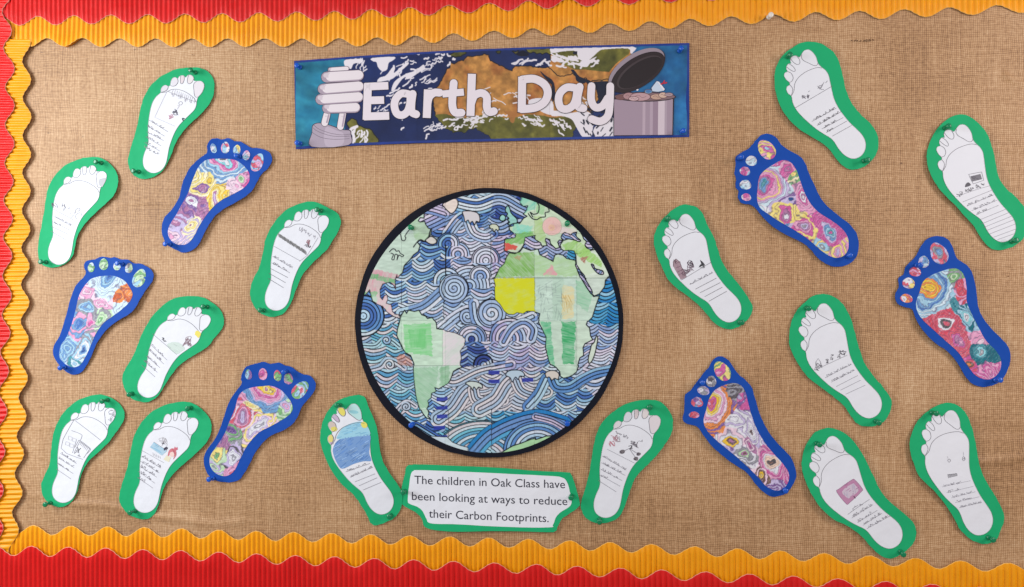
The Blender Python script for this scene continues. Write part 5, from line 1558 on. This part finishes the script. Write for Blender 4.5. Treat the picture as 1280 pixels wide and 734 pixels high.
def build_globe():
    root = thing('globe_picture', 'large round globe picture of coloured paper tiles with patterned blue waves on black card', 'globe picture', *[float(q) for q in P(*GC)])
    a = np.linspace(0, 2 * np.pi, 181)[:-1]
    ox = 611.7 + (167.4 + 0.9 * (vnoise(a * 9, a * 0, 77) - .5)) * np.cos(a); oy = 403.6 + (168.4 + 0.9 * (vnoise(a * 9, a * 0 + 5, 78) - .5)) * np.sin(a)
    oy = np.where(np.sin(a) > 0, oy, oy)
    c0 = P(*GC)

    def lf(x, z):
        r = np.hypot(x - c0[0], z - c0[1])
        return 0.0012 + 0.004 * np.clip(r / 0.3, 0, 1.1) ** 3 + 0.0016 * (vnoise(x * 6 + 3, z * 6, 9) - .2)
    sheet('black_backing', np.stack([ox, oy], 1), 'black_card', root, lf, 0.0006, 12, 0.2, 41)
    cv = globe_canvas()
    xs = [444, 502, 556.5, 614, 668, 721, 782]; ys = [236, 292, 347.5, 401, 457, 512, 574]
    rng = np.random.RandomState(12)
    st = 0.55
    th = np.linspace(-np.pi / 2, np.pi / 2, 181)
    rf = 1 - 0.012 * np.sin(2 * th) ** 2 + 0.006 * (vnoise(th * 4, th * 0, 91) - .5) * np.cos(th) ** 2
    lf2 = 1 - 0.020 * np.sin(2 * th) ** 2 + 0.006 * (vnoise(th * 4, th * 0, 92) - .5) * np.cos(th) ** 2
    gy_ = np.linspace(GC[1] - GR[1], GC[1] + GR[1], 400)
    gr_ = np.interp(gy_, GC[1] + GR[1] * rf * np.sin(th), GC[0] + GR[0] * rf * np.cos(th))
    gl_ = np.interp(gy_, GC[1] + GR[1] * lf2 * np.sin(th), GC[0] - GR[0] * lf2 * np.cos(th))
    for j in range(6):
        for i in range(6):
            x0, x1, y0, y1 = xs[i], xs[i + 1], ys[j], ys[j + 1]
            yy = np.linspace(y0 + .06, y1 - .06, int((y1 - y0) / st) + 1)
            lo = np.maximum(x0 + .06, np.interp(yy, gy_, gl_)); hi = np.minimum(x1 - .06, np.interp(yy, gy_, gr_))
            ok = hi - lo > 0.4
            yy, lo, hi = yy[ok], lo[ok], hi[ok]
            if len(yy) < 3:
                continue
            nx = int((hi - lo).max() / st) + 2
            t = np.linspace(0, 1, nx)[None, :]
            PXX = lo[:, None] + (hi - lo)[:, None] * t
            PYY = np.repeat(yy[:, None], nx, 1)
            dx, dy = rng.uniform(-.7, .7, 2)
            col = cv.sample(PXX + dx, PYY + dy)
            col = col * (1 + rng.uniform(-.03, .02)) + np.array(rng.uniform(-.008, .008, 3))
            # drawn cutting lines along some tile edges
            x, z = P(PXX, PYY, 0.003)
            tilt = rng.uniform(-1, 1, 2) * 0.00025
            u = (PXX - (x0 + x1) / 2) / 28; v = (PYY - (y0 + y1) / 2) / 28
            h = lf(x, z) + 0.0007 + rng.uniform(0, 0.0003) + tilt[0] * u + tilt[1] * v
            V = np.stack([x, -h, z], -1).reshape(-1, 3)
            ny = len(yy)
            k = np.arange(ny - 1)[:, None] * nx + np.arange(nx - 1)[None, :]
            q = np.stack([k, k + nx, k + nx + 1, k + 1], -1).reshape(-1, 4)
            mesh_obj('paper_tile', V, q, 'pencil_print', root, col.reshape(-1, 3))
    for q, w_, c_ in (([(557.2, 306), (557.0, 345)], 1.1, BLK), ([(613.5, 292), (613.5, 346)], .45, C8(60, 64, 84)), ([(555, 348), (554.5, 400)], .45, C8(60, 64, 84)), ([(614.5, 512), (614.8, 560)], .45, C8(60, 64, 84)),
                      ([(560.5, 512), (560.8, 545)], .45, C8(60, 64, 84)), ([(502, 350), (501.8, 380)], .45, C8(60, 64, 84))):
        ink = Ink(lf, 0.0015)
        ink.line(q, w_, c_, step=6)
        ink.build('seam_line', root)
    for c, q, nm in (('green', (514.7, 285), 'green push pin over North America on the globe picture'), ('green', (708.6, 280.4), 'green push pin beside the pink circle on the globe picture'),
                     ('blue', (515.7, 530.5), 'blue push pin below South America on the globe picture'), ('blue', (709, 528.6), 'blue push pin below Africa on the globe picture')):
        w = pin_at(*q)
        pin(c, w, float(lf(*w)) + 0.0016, nm)


build_globe()


# ------------------------------------------------------------------ banner
BT = np.array([(367.8, 76.3), (440, 70.5), (520, 65.4), (600, 61.6), (690, 58.3), (780, 55.8), (860, 53.6)])
BB = np.array([(369.8, 186.4), (440, 182), (520, 178.8), (600, 177), (690, 174.9), (780, 172.8), (861.6, 171)])
ZA = ((360, 45), 734 / 150); ZB = ((520, 45), 734 / 150); ZD = ((690, 45), 734 / 150)
ZL = ((350, 30), 734 / 170); ZR = ((600, 30), 734 / 170)


def banner_canvas():
    cv = Canvas(362, 50, 866, 192, 3)
    X, Y = cv.X, cv.Y
    n1 = fbm(X / 40, Y / 40, 201, 4)[..., None]; n2 = fbm(X / 9, Y / 9, 202)[..., None]
    navy = np.array(C8(34, 52, 108)) * (1 - n1) + np.array(C8(24, 34, 72)) * n1
    cv.img[:] = navy * (0.92 + .16 * n2)
    lower = (Y > 160)
    # left teal wash and right blue wash
    t1 = np.array(C8(28, 98, 130)) * (1 - n2) + np.array(C8(46, 128, 152)) * n2
    t1 = t1 * (0.8 + 0.5 * fbm(X / 30 + Y / 60, Y / 12 - X / 40, 203))[..., None]
    m = X < 431
    cv.img[m] = t1[m]
    t2 = np.array(C8(24, 84, 140)) * (1 - n2) + np.array(C8(44, 120, 172)) * n2
    t2 = t2 * (0.72 + 0.55 * fbm(X / 22, Y / 22, 204))[..., None]
    m = X > 789
    cv.img[m] = t2[m]
    tan = np.array(C8(184, 130, 70)); ora = np.array(C8(158, 90, 50)); oli = np.array(C8(110, 106, 48)); dol = np.array(C8(68, 70, 36))
    nn = fbm(X / 26, Y / 26, 205, 4)[..., None]
    land_c = tan * (1 - np.clip((nn - .5) * 3, 0, 1)) + ora * np.clip((nn - .5) * 3, 0, 1)
    land_c = land_c * (0.70 + .56 * fbm(X / 6, Y / 6, 209, 4)[..., None]) * (0.94 + .12 * n2)
    ol_c = oli * (1 - np.clip((nn - .42) * 3, 0, 1)) + dol * np.clip((nn - .42) * 3, 0, 1)
    ol_c = ol_c * (0.76 + .46 * fbm(X / 6, Y / 6, 210, 4)[..., None])

    def region(p, colors, line=True):
        q = []
        for a, b_ in zip(p, np.roll(p, -1, 0)):
            n = max(1, int(np.hypot(*(b_ - a)) / 1.6))
            q += [a + (b_ - a) * i / n for i in range(n)]
        p = np.array(q); p = p + (np.stack([vnoise(p[:, 0] / 3, p[:, 1] / 3, 7), vnoise(p[:, 0] / 3, p[:, 1] / 3, 8)], 1) - .5) * 3.2
        mk = cv.mask(p)
        cv.img[mk] = colors[mk]
        if line:
            cv.stroke(np.vstack([p, p[:1]]), 1.0, C8(22, 24, 30))
        return mk
    afr = np.vstack([zc([(200, 190), (215, 170), (265, 155), (330, 125), (380, 122), (440, 112), (455, 150), (470, 165), (500, 175), (540, 195), (585, 212), (600, 185), (660, 180), (720, 192), (780, 190), (834, 188)], *ZB),
                     [(760, 84), (766, 104), (752, 108), (745, 130), (735, 150), (720, 158), (715, 172), (660, 190)],
                     zc([(465, 640), (440, 600), (400, 590), (370, 565), (330, 570), (290, 590), (215, 585), (170, 550), (120, 490), (105, 430), (105, 360), (130, 310), (165, 260)], *ZB)])
    ma = region(afr, land_c)
    # wooded south
    sou = ma & (Y > 145 + 4 * (fbm(X / 10, Y / 10, 206) - .5) + 2 * np.sin(X / 9))
    cv.img[sou] = ol_c[sou]
    cv.fill(smooth(zc([(540, 460), (640, 470), (610, 500), (598, 530), (580, 528), (565, 490)], *ZB), 4), C8(170, 112, 62), .9, .1, 3)
    # Arabia / Asia
    asia = np.array([(690, 60), (789, 56), (789, 96), (770, 104), (762, 100), (748, 100), (738, 102), (733, 98), (725, 102), (716, 92), (700, 96), (686, 84)])
    mk = region(asia, land_c)
    up = cv.mask(np.vstack([zc([(0, 100), (60, 90), (140, 70), (330, 75), (480, 70), (470, 110), (440, 130), (390, 170), (350, 220), (290, 215), (200, 205), (140, 205), (60, 170), (0, 140)], *ZD)]))
    cv.img[up] = ol_c[up]
    for q in ([(210, 112), (250, 100), (310, 98), (295, 120), (230, 128)], [(490, 97), (525, 92), (510, 112)], [(670, 85), (730, 78), (834, 75), (834, 105), (740, 108), (690, 100)], [(590, 100), (625, 95), (620, 112)]):
        region(smooth(zc(q, *ZB), 3), ol_c)
    for q in ([(115, 210), (135, 208), (165, 245), (195, 260), (205, 285), (185, 290), (150, 275), (140, 240)], [(190, 262), (205, 262), (250, 280), (320, 275), (345, 290), (330, 400), (290, 410), (270, 330), (225, 300)], [(0, 280), (15, 300), (20, 370), (0, 400)]):
        cv.fill(smooth(zc(q, *ZD), 3), C8(26, 32, 52))
    cv.fill(smooth(zc([(760, 215), (790, 240), (834, 270), (834, 300), (800, 270), (770, 235)], *ZB), 3), C8(26, 32, 52))
    cv.fill(smooth(zc([(650, 90), (680, 100), (690, 120), (640, 125), (610, 110)], *ZB), 3), C8(22, 26, 44))
    sam = smooth(zc([(360, 530), (385, 505), (420, 515), (430, 545), (460, 560), (500, 572), (540, 610), (555, 650), (545, 672), (380, 680), (400, 600), (375, 560)], *ZA), 3)
    region(sam, ol_c)
    rng = np.random.RandomState(9)
    WH = C8(226, 220, 228)

    def dash(c, n, sx, sy, ang, lmin, lmax, wmin, wmax, seed):
        r = np.random.RandomState(seed)
        for k in range(n):
            p = np.array([c[0] + r.normal(0, sx), c[1] + r.normal(0, sy)])
            a = ang + r.normal(0, .25); l = r.uniform(lmin, lmax)
            d = np.array([math.cos(a), math.sin(a)]); nrm = np.array([-d[1], d[0]])
            pts = [p + d * l * t + nrm * r.normal(0, .7) for t in np.linspace(-.5, .5, 4)]
            cv.stroke(smooth(pts, 3, False), r.uniform(wmin, wmax), WH)
    # clouds
    cv.fill(smooth(zc([(345, 180), (350, 145), (455, 140), (440, 160), (400, 170), (385, 200), (360, 195)], *ZA), 3), WH)
    cv.fill(smooth(zc([(512, 135), (650, 127), (640, 150), (615, 165), (605, 205), (575, 215), (550, 190), (540, 160), (520, 155)], *ZA), 3), WH)
    dash((452, 78), 12, 7, 4, -1.1, 3, 9, .9, 1.8, 21)
    for q in ([(545, 280), (560, 255), (600, 240), (640, 190), (655, 195), (650, 225), (720, 165), (738, 170), (690, 215), (640, 260), (590, 275)], [(640, 300), (660, 270), (715, 235), (740, 235), (700, 262), (670, 300), (650, 330), (632, 335)],
              [(715, 235), (740, 225), (770, 215), (800, 195), (830, 175), (832, 200), (790, 230), (750, 258), (725, 262)]):
        cv.fill(smooth(zc(q, *ZA), 4), WH)
    dash((490, 128), 14, 8, 8, -.6, 3, 9, 1, 2.2, 22)
    dash((505, 98), 16, 14, 10, -.6, 3, 12, 1, 2.4, 23)
    dash((525, 78), 14, 14, 5, -.5, 3, 10, 1, 2.2, 24)
    dash((548, 72), 12, 12, 5, -.3, 2, 8, 1, 2.4, 25)
    dash((530, 100), 9, 10, 6, -.5, 5, 12, .9, 1.8, 26)
    dash((470, 138), 7, 6, 5, -.5, 3, 8, .9, 1.7, 27)
    dash((448, 165), 12, 8, 7, -1.0, 5, 12, 1.1, 2.2, 28)
    cv.stroke(smooth([(440, 180), (442, 170), (438, 162), (446, 158)], 4, False), 3.5, WH)
    dash((545, 160), 16, 12, 4, -.5, 3, 8, 1, 2, 29)
    dash((585, 150), 30, 16, 4, -.2, 2, 8, 1.1, 2.6, 30)
    dash((612, 146), 22, 14, 4, -.15, 3, 9, 1, 2.4, 31)
    dash((672, 152), 22, 14, 3.5, .25, 3, 9, 1, 2.4, 32)
    dash((610, 118), 5, 14, 4, .0, 6, 16, .8, 1.6, 33)
    dash((645, 120), 9, 14, 6, .15, 6, 18, .8, 1.7, 34)
    dash((670, 78), 10, 12, 3, -.3, 6, 14, 1, 2.4, 35)
    dash((705, 74), 16, 12, 4, .2, 4, 12, 1.4, 3, 36)
    dash((732, 74), 12, 12, 4, -.5, 5, 12, 1.4, 3.4, 37)
    for q in ([(0, 70), (160, 68), (490, 62), (495, 100), (480, 105), (465, 75), (330, 80), (290, 90), (235, 140), (200, 155), (165, 140), (150, 100), (130, 90), (60, 95), (0, 105)], [(110, 155), (160, 165), (220, 150), (275, 125), (230, 170), (210, 190), (160, 180)],
              [(0, 120), (60, 140), (75, 160), (40, 160), (0, 140)]):
        cv.fill(smooth(zc(q, *ZD), 3), WH)
    cv.fill(zc([(128, 95), (155, 92), (155, 112), (130, 112)], *ZD), C8(30, 34, 50))
    for q in ([(0, 455), (120, 470), (200, 455), (260, 500), (250, 560), (240, 615), (190, 620), (150, 560), (120, 510), (60, 490), (0, 490)], [(260, 560), (300, 540), (375, 500), (378, 612), (260, 615)]):
        cv.fill(smooth(zc(q, *ZD), 3), WH)
    cv.fill(smooth(zc([(690, 395), (760, 380), (834, 400), (834, 480), (780, 470), (745, 450), (700, 440)], *ZB), 3), WH)
    r2 = np.random.RandomState(44)
    for k in range(44):
        p = np.array([r2.uniform(728, 766), r2.uniform(132, 172)])
        a = -0.9 + r2.normal(0, .35) if p[0] > 745 else 0.9 + r2.normal(0, .3)
        l = r2.uniform(2, 7)
        d = np.array([math.cos(a), math.sin(a)])
        cv.stroke([p - d * l / 2, p + d * l / 2], r2.uniform(.9, 2.4), C8(30, 34, 52))
    dash((700, 158), 10, 8, 5, .6, 4, 10, 1, 2.2, 38)
    dash((728, 128), 8, 4, 6, .8, 2, 5, 1, 2, 39)
    # edge frame of the print
    top = np.interp(X, BT[:, 0], BT[:, 1]); bot = np.interp(X, BB[:, 0], BB[:, 1])
    fr = (Y < top + 2.6) | (Y > bot - 3.0) | (X < 369.5) | (X > 859)
    cv.img[fr] = np.array(C8(36, 58, 134)) * (0.9 + .2 * n2[fr])
    return cv


def build_banner():
    root = thing('title_banner', 'long printed Earth Day banner with a light bulb and an open rubbish bin', 'banner', *[float(q) for q in P(615, 120)])
    pins = [((373.9, 83.4), 'blue push pin in the top corner of the banner beside the bulb'), ((374.3, 179), 'blue push pin in the bottom corner of the banner beside the bulb'),
            ((849.8, 62.4), 'blue push pin in the top corner of the banner beside the bin lid'), ((852.9, 164), 'blue push pin in the bottom corner of the banner beside the bin')]

    def lf(x, z):
        return 0.0016 + 0.0014 * (vnoise(x * 5, z * 5, 55) - .2) + 0.0010 * np.cos(x * 9)
    cv = banner_canvas()
    edges = [367.6, 520.5, 686.5, 861.8]
    st = 0.55
    rng = np.random.RandomState(2)
    for i in range(3):
        x0, x1 = edges[i], edges[i + 1] + (0.4 if i < 2 else 0)
        nx = int((x1 - x0) / st); ny = 215
        cx = np.linspace(x0, x1, nx)[None, :]; t = np.linspace(0, 1, ny)[:, None]
        yt = np.interp(cx, BT[:, 0], BT[:, 1]); yb = np.interp(cx, BB[:, 0], BB[:, 1])
        yt = yt + .25 * (vnoise(cx / 6, cx * 0, 5) - .5); yb = yb + .25 * (vnoise(cx / 6, cx * 0, 6) - .5)
        PY = yt + (yb - yt) * t
        PX = np.repeat(cx, ny, 0)
        if i == 0:
            PX = PX + 2.0 * t * np.clip(1 - (cx - x0) / 40, 0, 1)
        col = cv.sample(PX, PY) * (1 + rng.uniform(-.02, .02))
        x, z = P(PX, PY, 0.003)
        h = lf(x, z) + 0.0004 * (2 - i)
        V = np.stack([x, -h, z], -1).reshape(-1, 3)
        k = np.arange(ny - 1)[:, None] * nx + np.arange(nx - 1)[None, :]
        q = np.stack([k, k + nx, k + nx + 1, k + 1], -1).reshape(-1, 4)
        mesh_obj('banner_page', V, q, 'laminated_print', root, col.reshape(-1, 3))
    bk = np.vstack([BT + (0, -.1), BB[::-1] + (0, .1)])
    sheet('backing_card', bk, 'navy_card', root, lf, 0.0006, 12, 0.0, 6, off=-0.0001)
    # ---- printed bulb
    ink = Ink(lf, 0.0014)
    Z = lambda p: zc(p, *ZA)
    LN = C8(70, 58, 72); WT = C8(226, 216, 222); SH = C8(168, 152, 168)
    s = 150 / 734
    ink.fill(smooth(Z([(150, 545), (190, 530), (260, 545), (330, 570), (378, 575), (385, 600), (372, 668), (141, 679), (145, 590)]), 4), LN)
    ink.fill(smooth(Z([(153, 549), (190, 534), (258, 549), (328, 574), (374, 579), (381, 601), (369, 666), (144, 676), (148, 592)]), 4), C8(170, 156, 172))
    ink.fill(smooth(Z([(230, 560), (300, 580), (340, 600), (330, 666), (230, 672)]), 4), C8(186, 172, 188))
    for q in ([(158, 545), (190, 570), (260, 595), (330, 605), (380, 600)], [(150, 560), (185, 585), (260, 610), (330, 615), (378, 612)], [(148, 590), (200, 620), (280, 632), (375, 628)]):
        ink.line(smooth(Z(q), 4, False), .4, LN)
    for a, b_ in (((238, 478), (224, 532)), ((334, 475), (320, 555))):
        ink.line(Z([a, b_]), 46 * s, LN, cap=True); ink.line(Z([a, b_]), 40 * s, WT, cap=True)
        ink.line(Z([(a[0] + 12, a[1]), (b_[0] + 12, b_[1])]), 10 * s, SH)
    for (a, b_, w) in (((258, 207), (358, 200), 28), ((240, 442), (410, 438), 62), ((200, 388), (428, 374), 64), ((214, 325), (432, 309), 64), ((236, 252), (430, 241), 66)):
        ink.line(Z([a, b_]), (w + 5) * s, LN, cap=True)
        ink.line(Z([a, b_]), w * s, SH, cap=True)
        ink.line(Z([(a[0] + w * .34, a[1] - w * .05), (b_[0] + w * .03, b_[1] - w * .05)]), w * .84 * s, WT, cap=True)
        ink.line(Z([(a[0] - w * .1, a[1] - w * .16), (a[0] + w, a[1] - w * .2)]), w * .42 * s, C8(206, 194, 204), cap=True)
        ink.line(Z([(a[0] + w * .5, a[1] - w * .08), (b_[0] - w * .1, b_[1] - w * .08)]), w * .7 * s, WT, cap=True)
    ink.build('printed_bulb', root, 'laminated_print')
    # ---- printed bin
    ink = Ink(lf, 0.0014)
    Z = lambda p: zc(p, *ZD)
    DK = C8(40, 32, 38)
    ink.fill(Z([(376, 385), (380, 372), (742, 362), (748, 372), (741, 606), (376, 611)]), DK)
    ink.fill(Z([(380, 388), (560, 400), (740, 376), (736, 604), (380, 608)]), C8(160, 140, 156))
    for x0, x1, c in ((555, 572, C8(182, 162, 176)), (600, 620, C8(176, 156, 172)), (618, 650, C8(150, 128, 146)), (650, 690, C8(206, 190, 200)), (690, 704, C8(172, 154, 168))):
        ink.fill(Z([(x0, 398), (x1, 393), (x1 - 2, 604.5), (x0 - 2, 605)]), c)
    a = np.linspace(0, 2 * np.pi, 41)[:-1]
    ink.fill(Z(np.stack([568 + 190 * np.cos(a), 372 + 30 * np.sin(a)], 1)), DK)
    ink.fill(Z(np.stack([568 + 184 * np.cos(a), 371 + 25 * np.sin(a)], 1)), C8(128, 102, 108))
    rr = random.Random(4)
    for (x, y, rx, ry, c) in ((420, 376, 30, 14, C8(120, 84, 84)), (470, 368, 34, 20, C8(170, 132, 136)), (540, 372, 60, 24, C8(186, 150, 156)), (500, 384, 30, 12, C8(200, 168, 172)), (640, 372, 36, 16, C8(190, 156, 140)), (680, 362, 26, 16, C8(206, 176, 160)), (590, 340, 22, 12, C8(120, 150, 180)), (715, 358, 24, 10, C8(170, 146, 154))):
        ink.ell(*Z([(x, y)])[0], (rx + 3) * s, (ry + 3) * s, C8(90, 60, 66)); ink.ell(*Z([(x, y)])[0], rx * s, ry * s, c)
        ink.line(smooth(Z([(x - rx * .6, y), (x - rx * .2, y - ry * .4), (x + rx * .2, y + ry * .2), (x + rx * .6, y - ry * .1)]), 3, False), .4, C8(110, 76, 82))
    ink.fill(Z([(604, 318), (640, 270), (690, 335), (650, 345), (612, 342)]), C8(60, 70, 100))
    ink.fill(Z([(609, 318), (640, 277), (684, 334), (650, 341), (615, 338)]), C8(196, 208, 226))
    ink.fill(Z([(640, 276), (655, 280), (690, 325), (684, 334)]), C8(226, 222, 230))
    ink.line(Z([(664, 296), (680, 288), (690, 272)]), 1.6, C8(190, 40, 60)); ink.line(Z([(684, 290), (704, 284)]), 1.6, C8(190, 40, 60))
    ink.ell(*Z([(590, 338)])[0], 3.4, 2.0, C8(70, 116, 170)); ink.ell(*Z([(522, 328)])[0], 1.4, 1.4, C8(226, 220, 226))
    # lid
    c, sn = math.cos(R(-33)), math.sin(R(-33))

    def le(cx, cy, rx, ry, col):
        x = np.cos(a) * rx; y = np.sin(a) * ry
        ink.fill(Z(np.stack([cx + x * c - y * sn, cy + x * sn + y * c], 1)), col)
    le(518, 210, 199, 101, DK); le(517, 206, 194, 97, C8(150, 136, 148)); le(526, 222, 188, 90, DK); le(527, 224, 184, 86, C8(46, 36, 40)); le(534, 222, 158, 68, C8(66, 56, 60)); le(541, 224, 152, 62, C8(38, 30, 34))
    ink.build('printed_bin', root, 'laminated_print')
    # ---- lettering
    ZLf = lambda p: zc(p, *ZL)
    ZRf = lambda p: zc(p, *ZR)
    u = 170 / 734
    LET = [('E', ZLf, [([(474, 338), (468, 500)], 37, 0), ([(474, 338), (568, 334)], 35, 0), ([(472, 413), (545, 411)], 35, 0), ([(470, 499), (572, 496)], 36, 0)]),
           ('a', ZLf, [([(690, 378), (655, 376), (627, 402), (617, 440), (630, 482), (660, 492), (688, 472), (702, 430), (704, 385)], 35, 1), ([(716, 378), (709, 430), (711, 474), (735, 488)], 36, 1)]),
           ('r', ZLf, [([(798, 372), (793, 490)], 37, 0), ([(796, 430), (806, 394), (832, 372), (862, 372)], 36, 1)]),
           ('t', ZLf, [([(938, 320), (930, 430), (944, 476), (980, 480)], 36, 1), ([(892, 378), (978, 370)], 32, 0)]),
           ('h', ZLf, [([(1036, 288), (1029, 480)], 37, 0), ([(1032, 430), (1050, 388), (1088, 374), (1116, 396), (1117, 450), (1130, 476), (1155, 472)], 36, 1)]),
           ('D', ZRf, [([(228, 304), (226, 460)], 37, 0), ([(228, 302), (292, 298), (346, 326), (366, 370), (350, 420), (300, 452), (226, 461)], 37, 1)]),
           ('a', ZRf, [([(508, 345), (468, 344), (434, 372), (424, 412), (436, 452), (470, 460), (504, 438), (520, 396), (524, 350)], 35, 1), ([(538, 340), (526, 400), (530, 446), (558, 456)], 36, 1)]),
           ('y', ZRf, [([(602, 336), (600, 410), (622, 450), (660, 444), (690, 400)], 35, 1), ([(703, 336), (700, 430), (690, 496), (650, 526), (602, 514)], 35, 1)])]
    for ch, Zf, strokes in LET:
        o1 = Ink(lf, 0.0017); o2 = Ink(lf, 0.0020)
        for pts, w, sm_ in strokes:
            p = Zf(pts)
            w = w + 6
            if sm_:
                p = smooth(p, 7, False)
            else:                      # straight strokes end square
                d = (p[1] - p[0]) / np.hypot(*(p[1] - p[0]))
                o1.line([p[0] - d * (w / 2 - 1) * u, p[1] + d * (w / 2 - 1) * u], (w + 5) * u, C8(48, 40, 52), step=2)
                o2.line([p[0] - d * (w / 2 - 4) * u, p[1] + d * (w / 2 - 4) * u], w * u, C8(226, 216, 224), step=2)
                continue
            o1.line(p, (w + 5) * u, C8(48, 40, 52), cap=True, step=2)
            o2.line(p, w * u, C8(226, 216, 224), cap=True, step=2)
        L = o2.build('letter', root, 'laminated_print')
        L['label'] = 'white printed letter ' + ch
        o1.build('letter_outline', L, 'laminated_print')
    for q, nm in pins:
        w = pin_at(*q)
        pin('blue', w, float(lf(*w)) + 0.0018, nm)


build_banner()


# ------------------------------------------------------------------ caption
def build_caption():
    org, sc = (490, 570), 5.12
    root = thing('caption_sign', 'white caption sheet on green card telling about Oak Class and Carbon Footprints', 'caption sign', *[float(q) for q in P(613, 624)])
    pw = [pin_at(504.8, 615), pin_at(714.5, 621)]
    lf = lift_pins(pw, 77, bow=0.002, curl=0.0016, half=0.08)
    g = [(95, 66), (130, 57), (170, 55), (400, 62), (700, 75), (900, 95), (1115, 106), (1142, 114), (1165, 165), (1200, 290), (1192, 330), (1130, 375), (1090, 402), (1062, 450), (1046, 481), (990, 487), (700, 478), (400, 482), (225, 462), (190, 402), (150, 362), (70, 316), (58, 275), (60, 205), (82, 110)]
    w = [(122, 115), (138, 96), (170, 91), (400, 98), (700, 112), (1000, 128), (1085, 138), (1118, 165), (1138, 230), (1150, 290), (1135, 325), (1080, 360), (1050, 392), (1030, 440), (1000, 457), (700, 450), (430, 435), (252, 430), (220, 400), (195, 352), (160, 325), (115, 308), (100, 285), (110, 180)]
    sheet('green_backing', smooth(zc(g, org, sc), 5), 'green_card', root, lf, .0005, 9, .25, 78)
    ws = sheet('white_sheet', smooth(zc(w, org, sc), 5), 'white_paper', root, lf, .00035, 9, .12, 79, off=.0005)
    for txt, a, b_, cap in (('The children in Oak Class have', (143, 178), (1107, 208), 50), ('been looking at ways to reduce', (127, 282), (1122, 316), 50), ('their Carbon Footprints.', (237, 393), (1003, 423), 50)):
        cu = bpy.data.curves.new('text', 'FONT'); cu.body = txt; cu.resolution_u = 3
        ob = bpy.data.objects.new('text', cu); COL.objects.link(ob)
        dg = bpy.context.evaluated_depsgraph_get()
        me = bpy.data.meshes.new_from_object(ob.evaluated_get(dg))
        bpy.data.objects.remove(ob, do_unlink=True)
        n = len(me.vertices)
        co = np.zeros(n * 3); me.vertices.foreach_get('co', co); co = co.reshape(-1, 3)
        fs = [list(p.vertices) for p in me.polygons]
        bpy.data.meshes.remove(me)
        x0, x1 = co[:, 0].min(), co[:, 0].max()
        t = (co[:, 0] - x0) / (x1 - x0)
        caph = 0.70
        q = np.stack([a[0] + (b_[0] - a[0]) * t, a[1] + (b_[1] - a[1]) * t - co[:, 1] / caph * cap * 1.06], 1)
        q = zc(q, org, sc)
        x, z = P(q[:, 0], q[:, 1], 0.003)
        h = lf(x, z) + .00078
        V = np.stack([x, -h, z], 1)
        o = mesh_obj('text_line', V, fs, 'pencil_print', ws, np.tile(np.array(C8(52, 52, 66)), (n, 1)), shade=False)
        o['label'] = 'dark printed line reading ' + txt
    pin('green', pw[0], float(lf(*pw[0])) + .0008, 'green push pin at the end of the caption sign beside the blue shaded footprint')
    pin('green', pw[1], float(lf(*pw[1])) + .0008, 'green push pin at the end of the caption sign beside the dumbbell footprint')


build_caption()
pin('white', pin_at(961.5, 20.5), 0.0042, 'white push pin in the orange border along the top')

# ------------------------------------------------------------------ tidy
for o in bpy.data.objects:
    if '_org' in o:
        del o['_org']
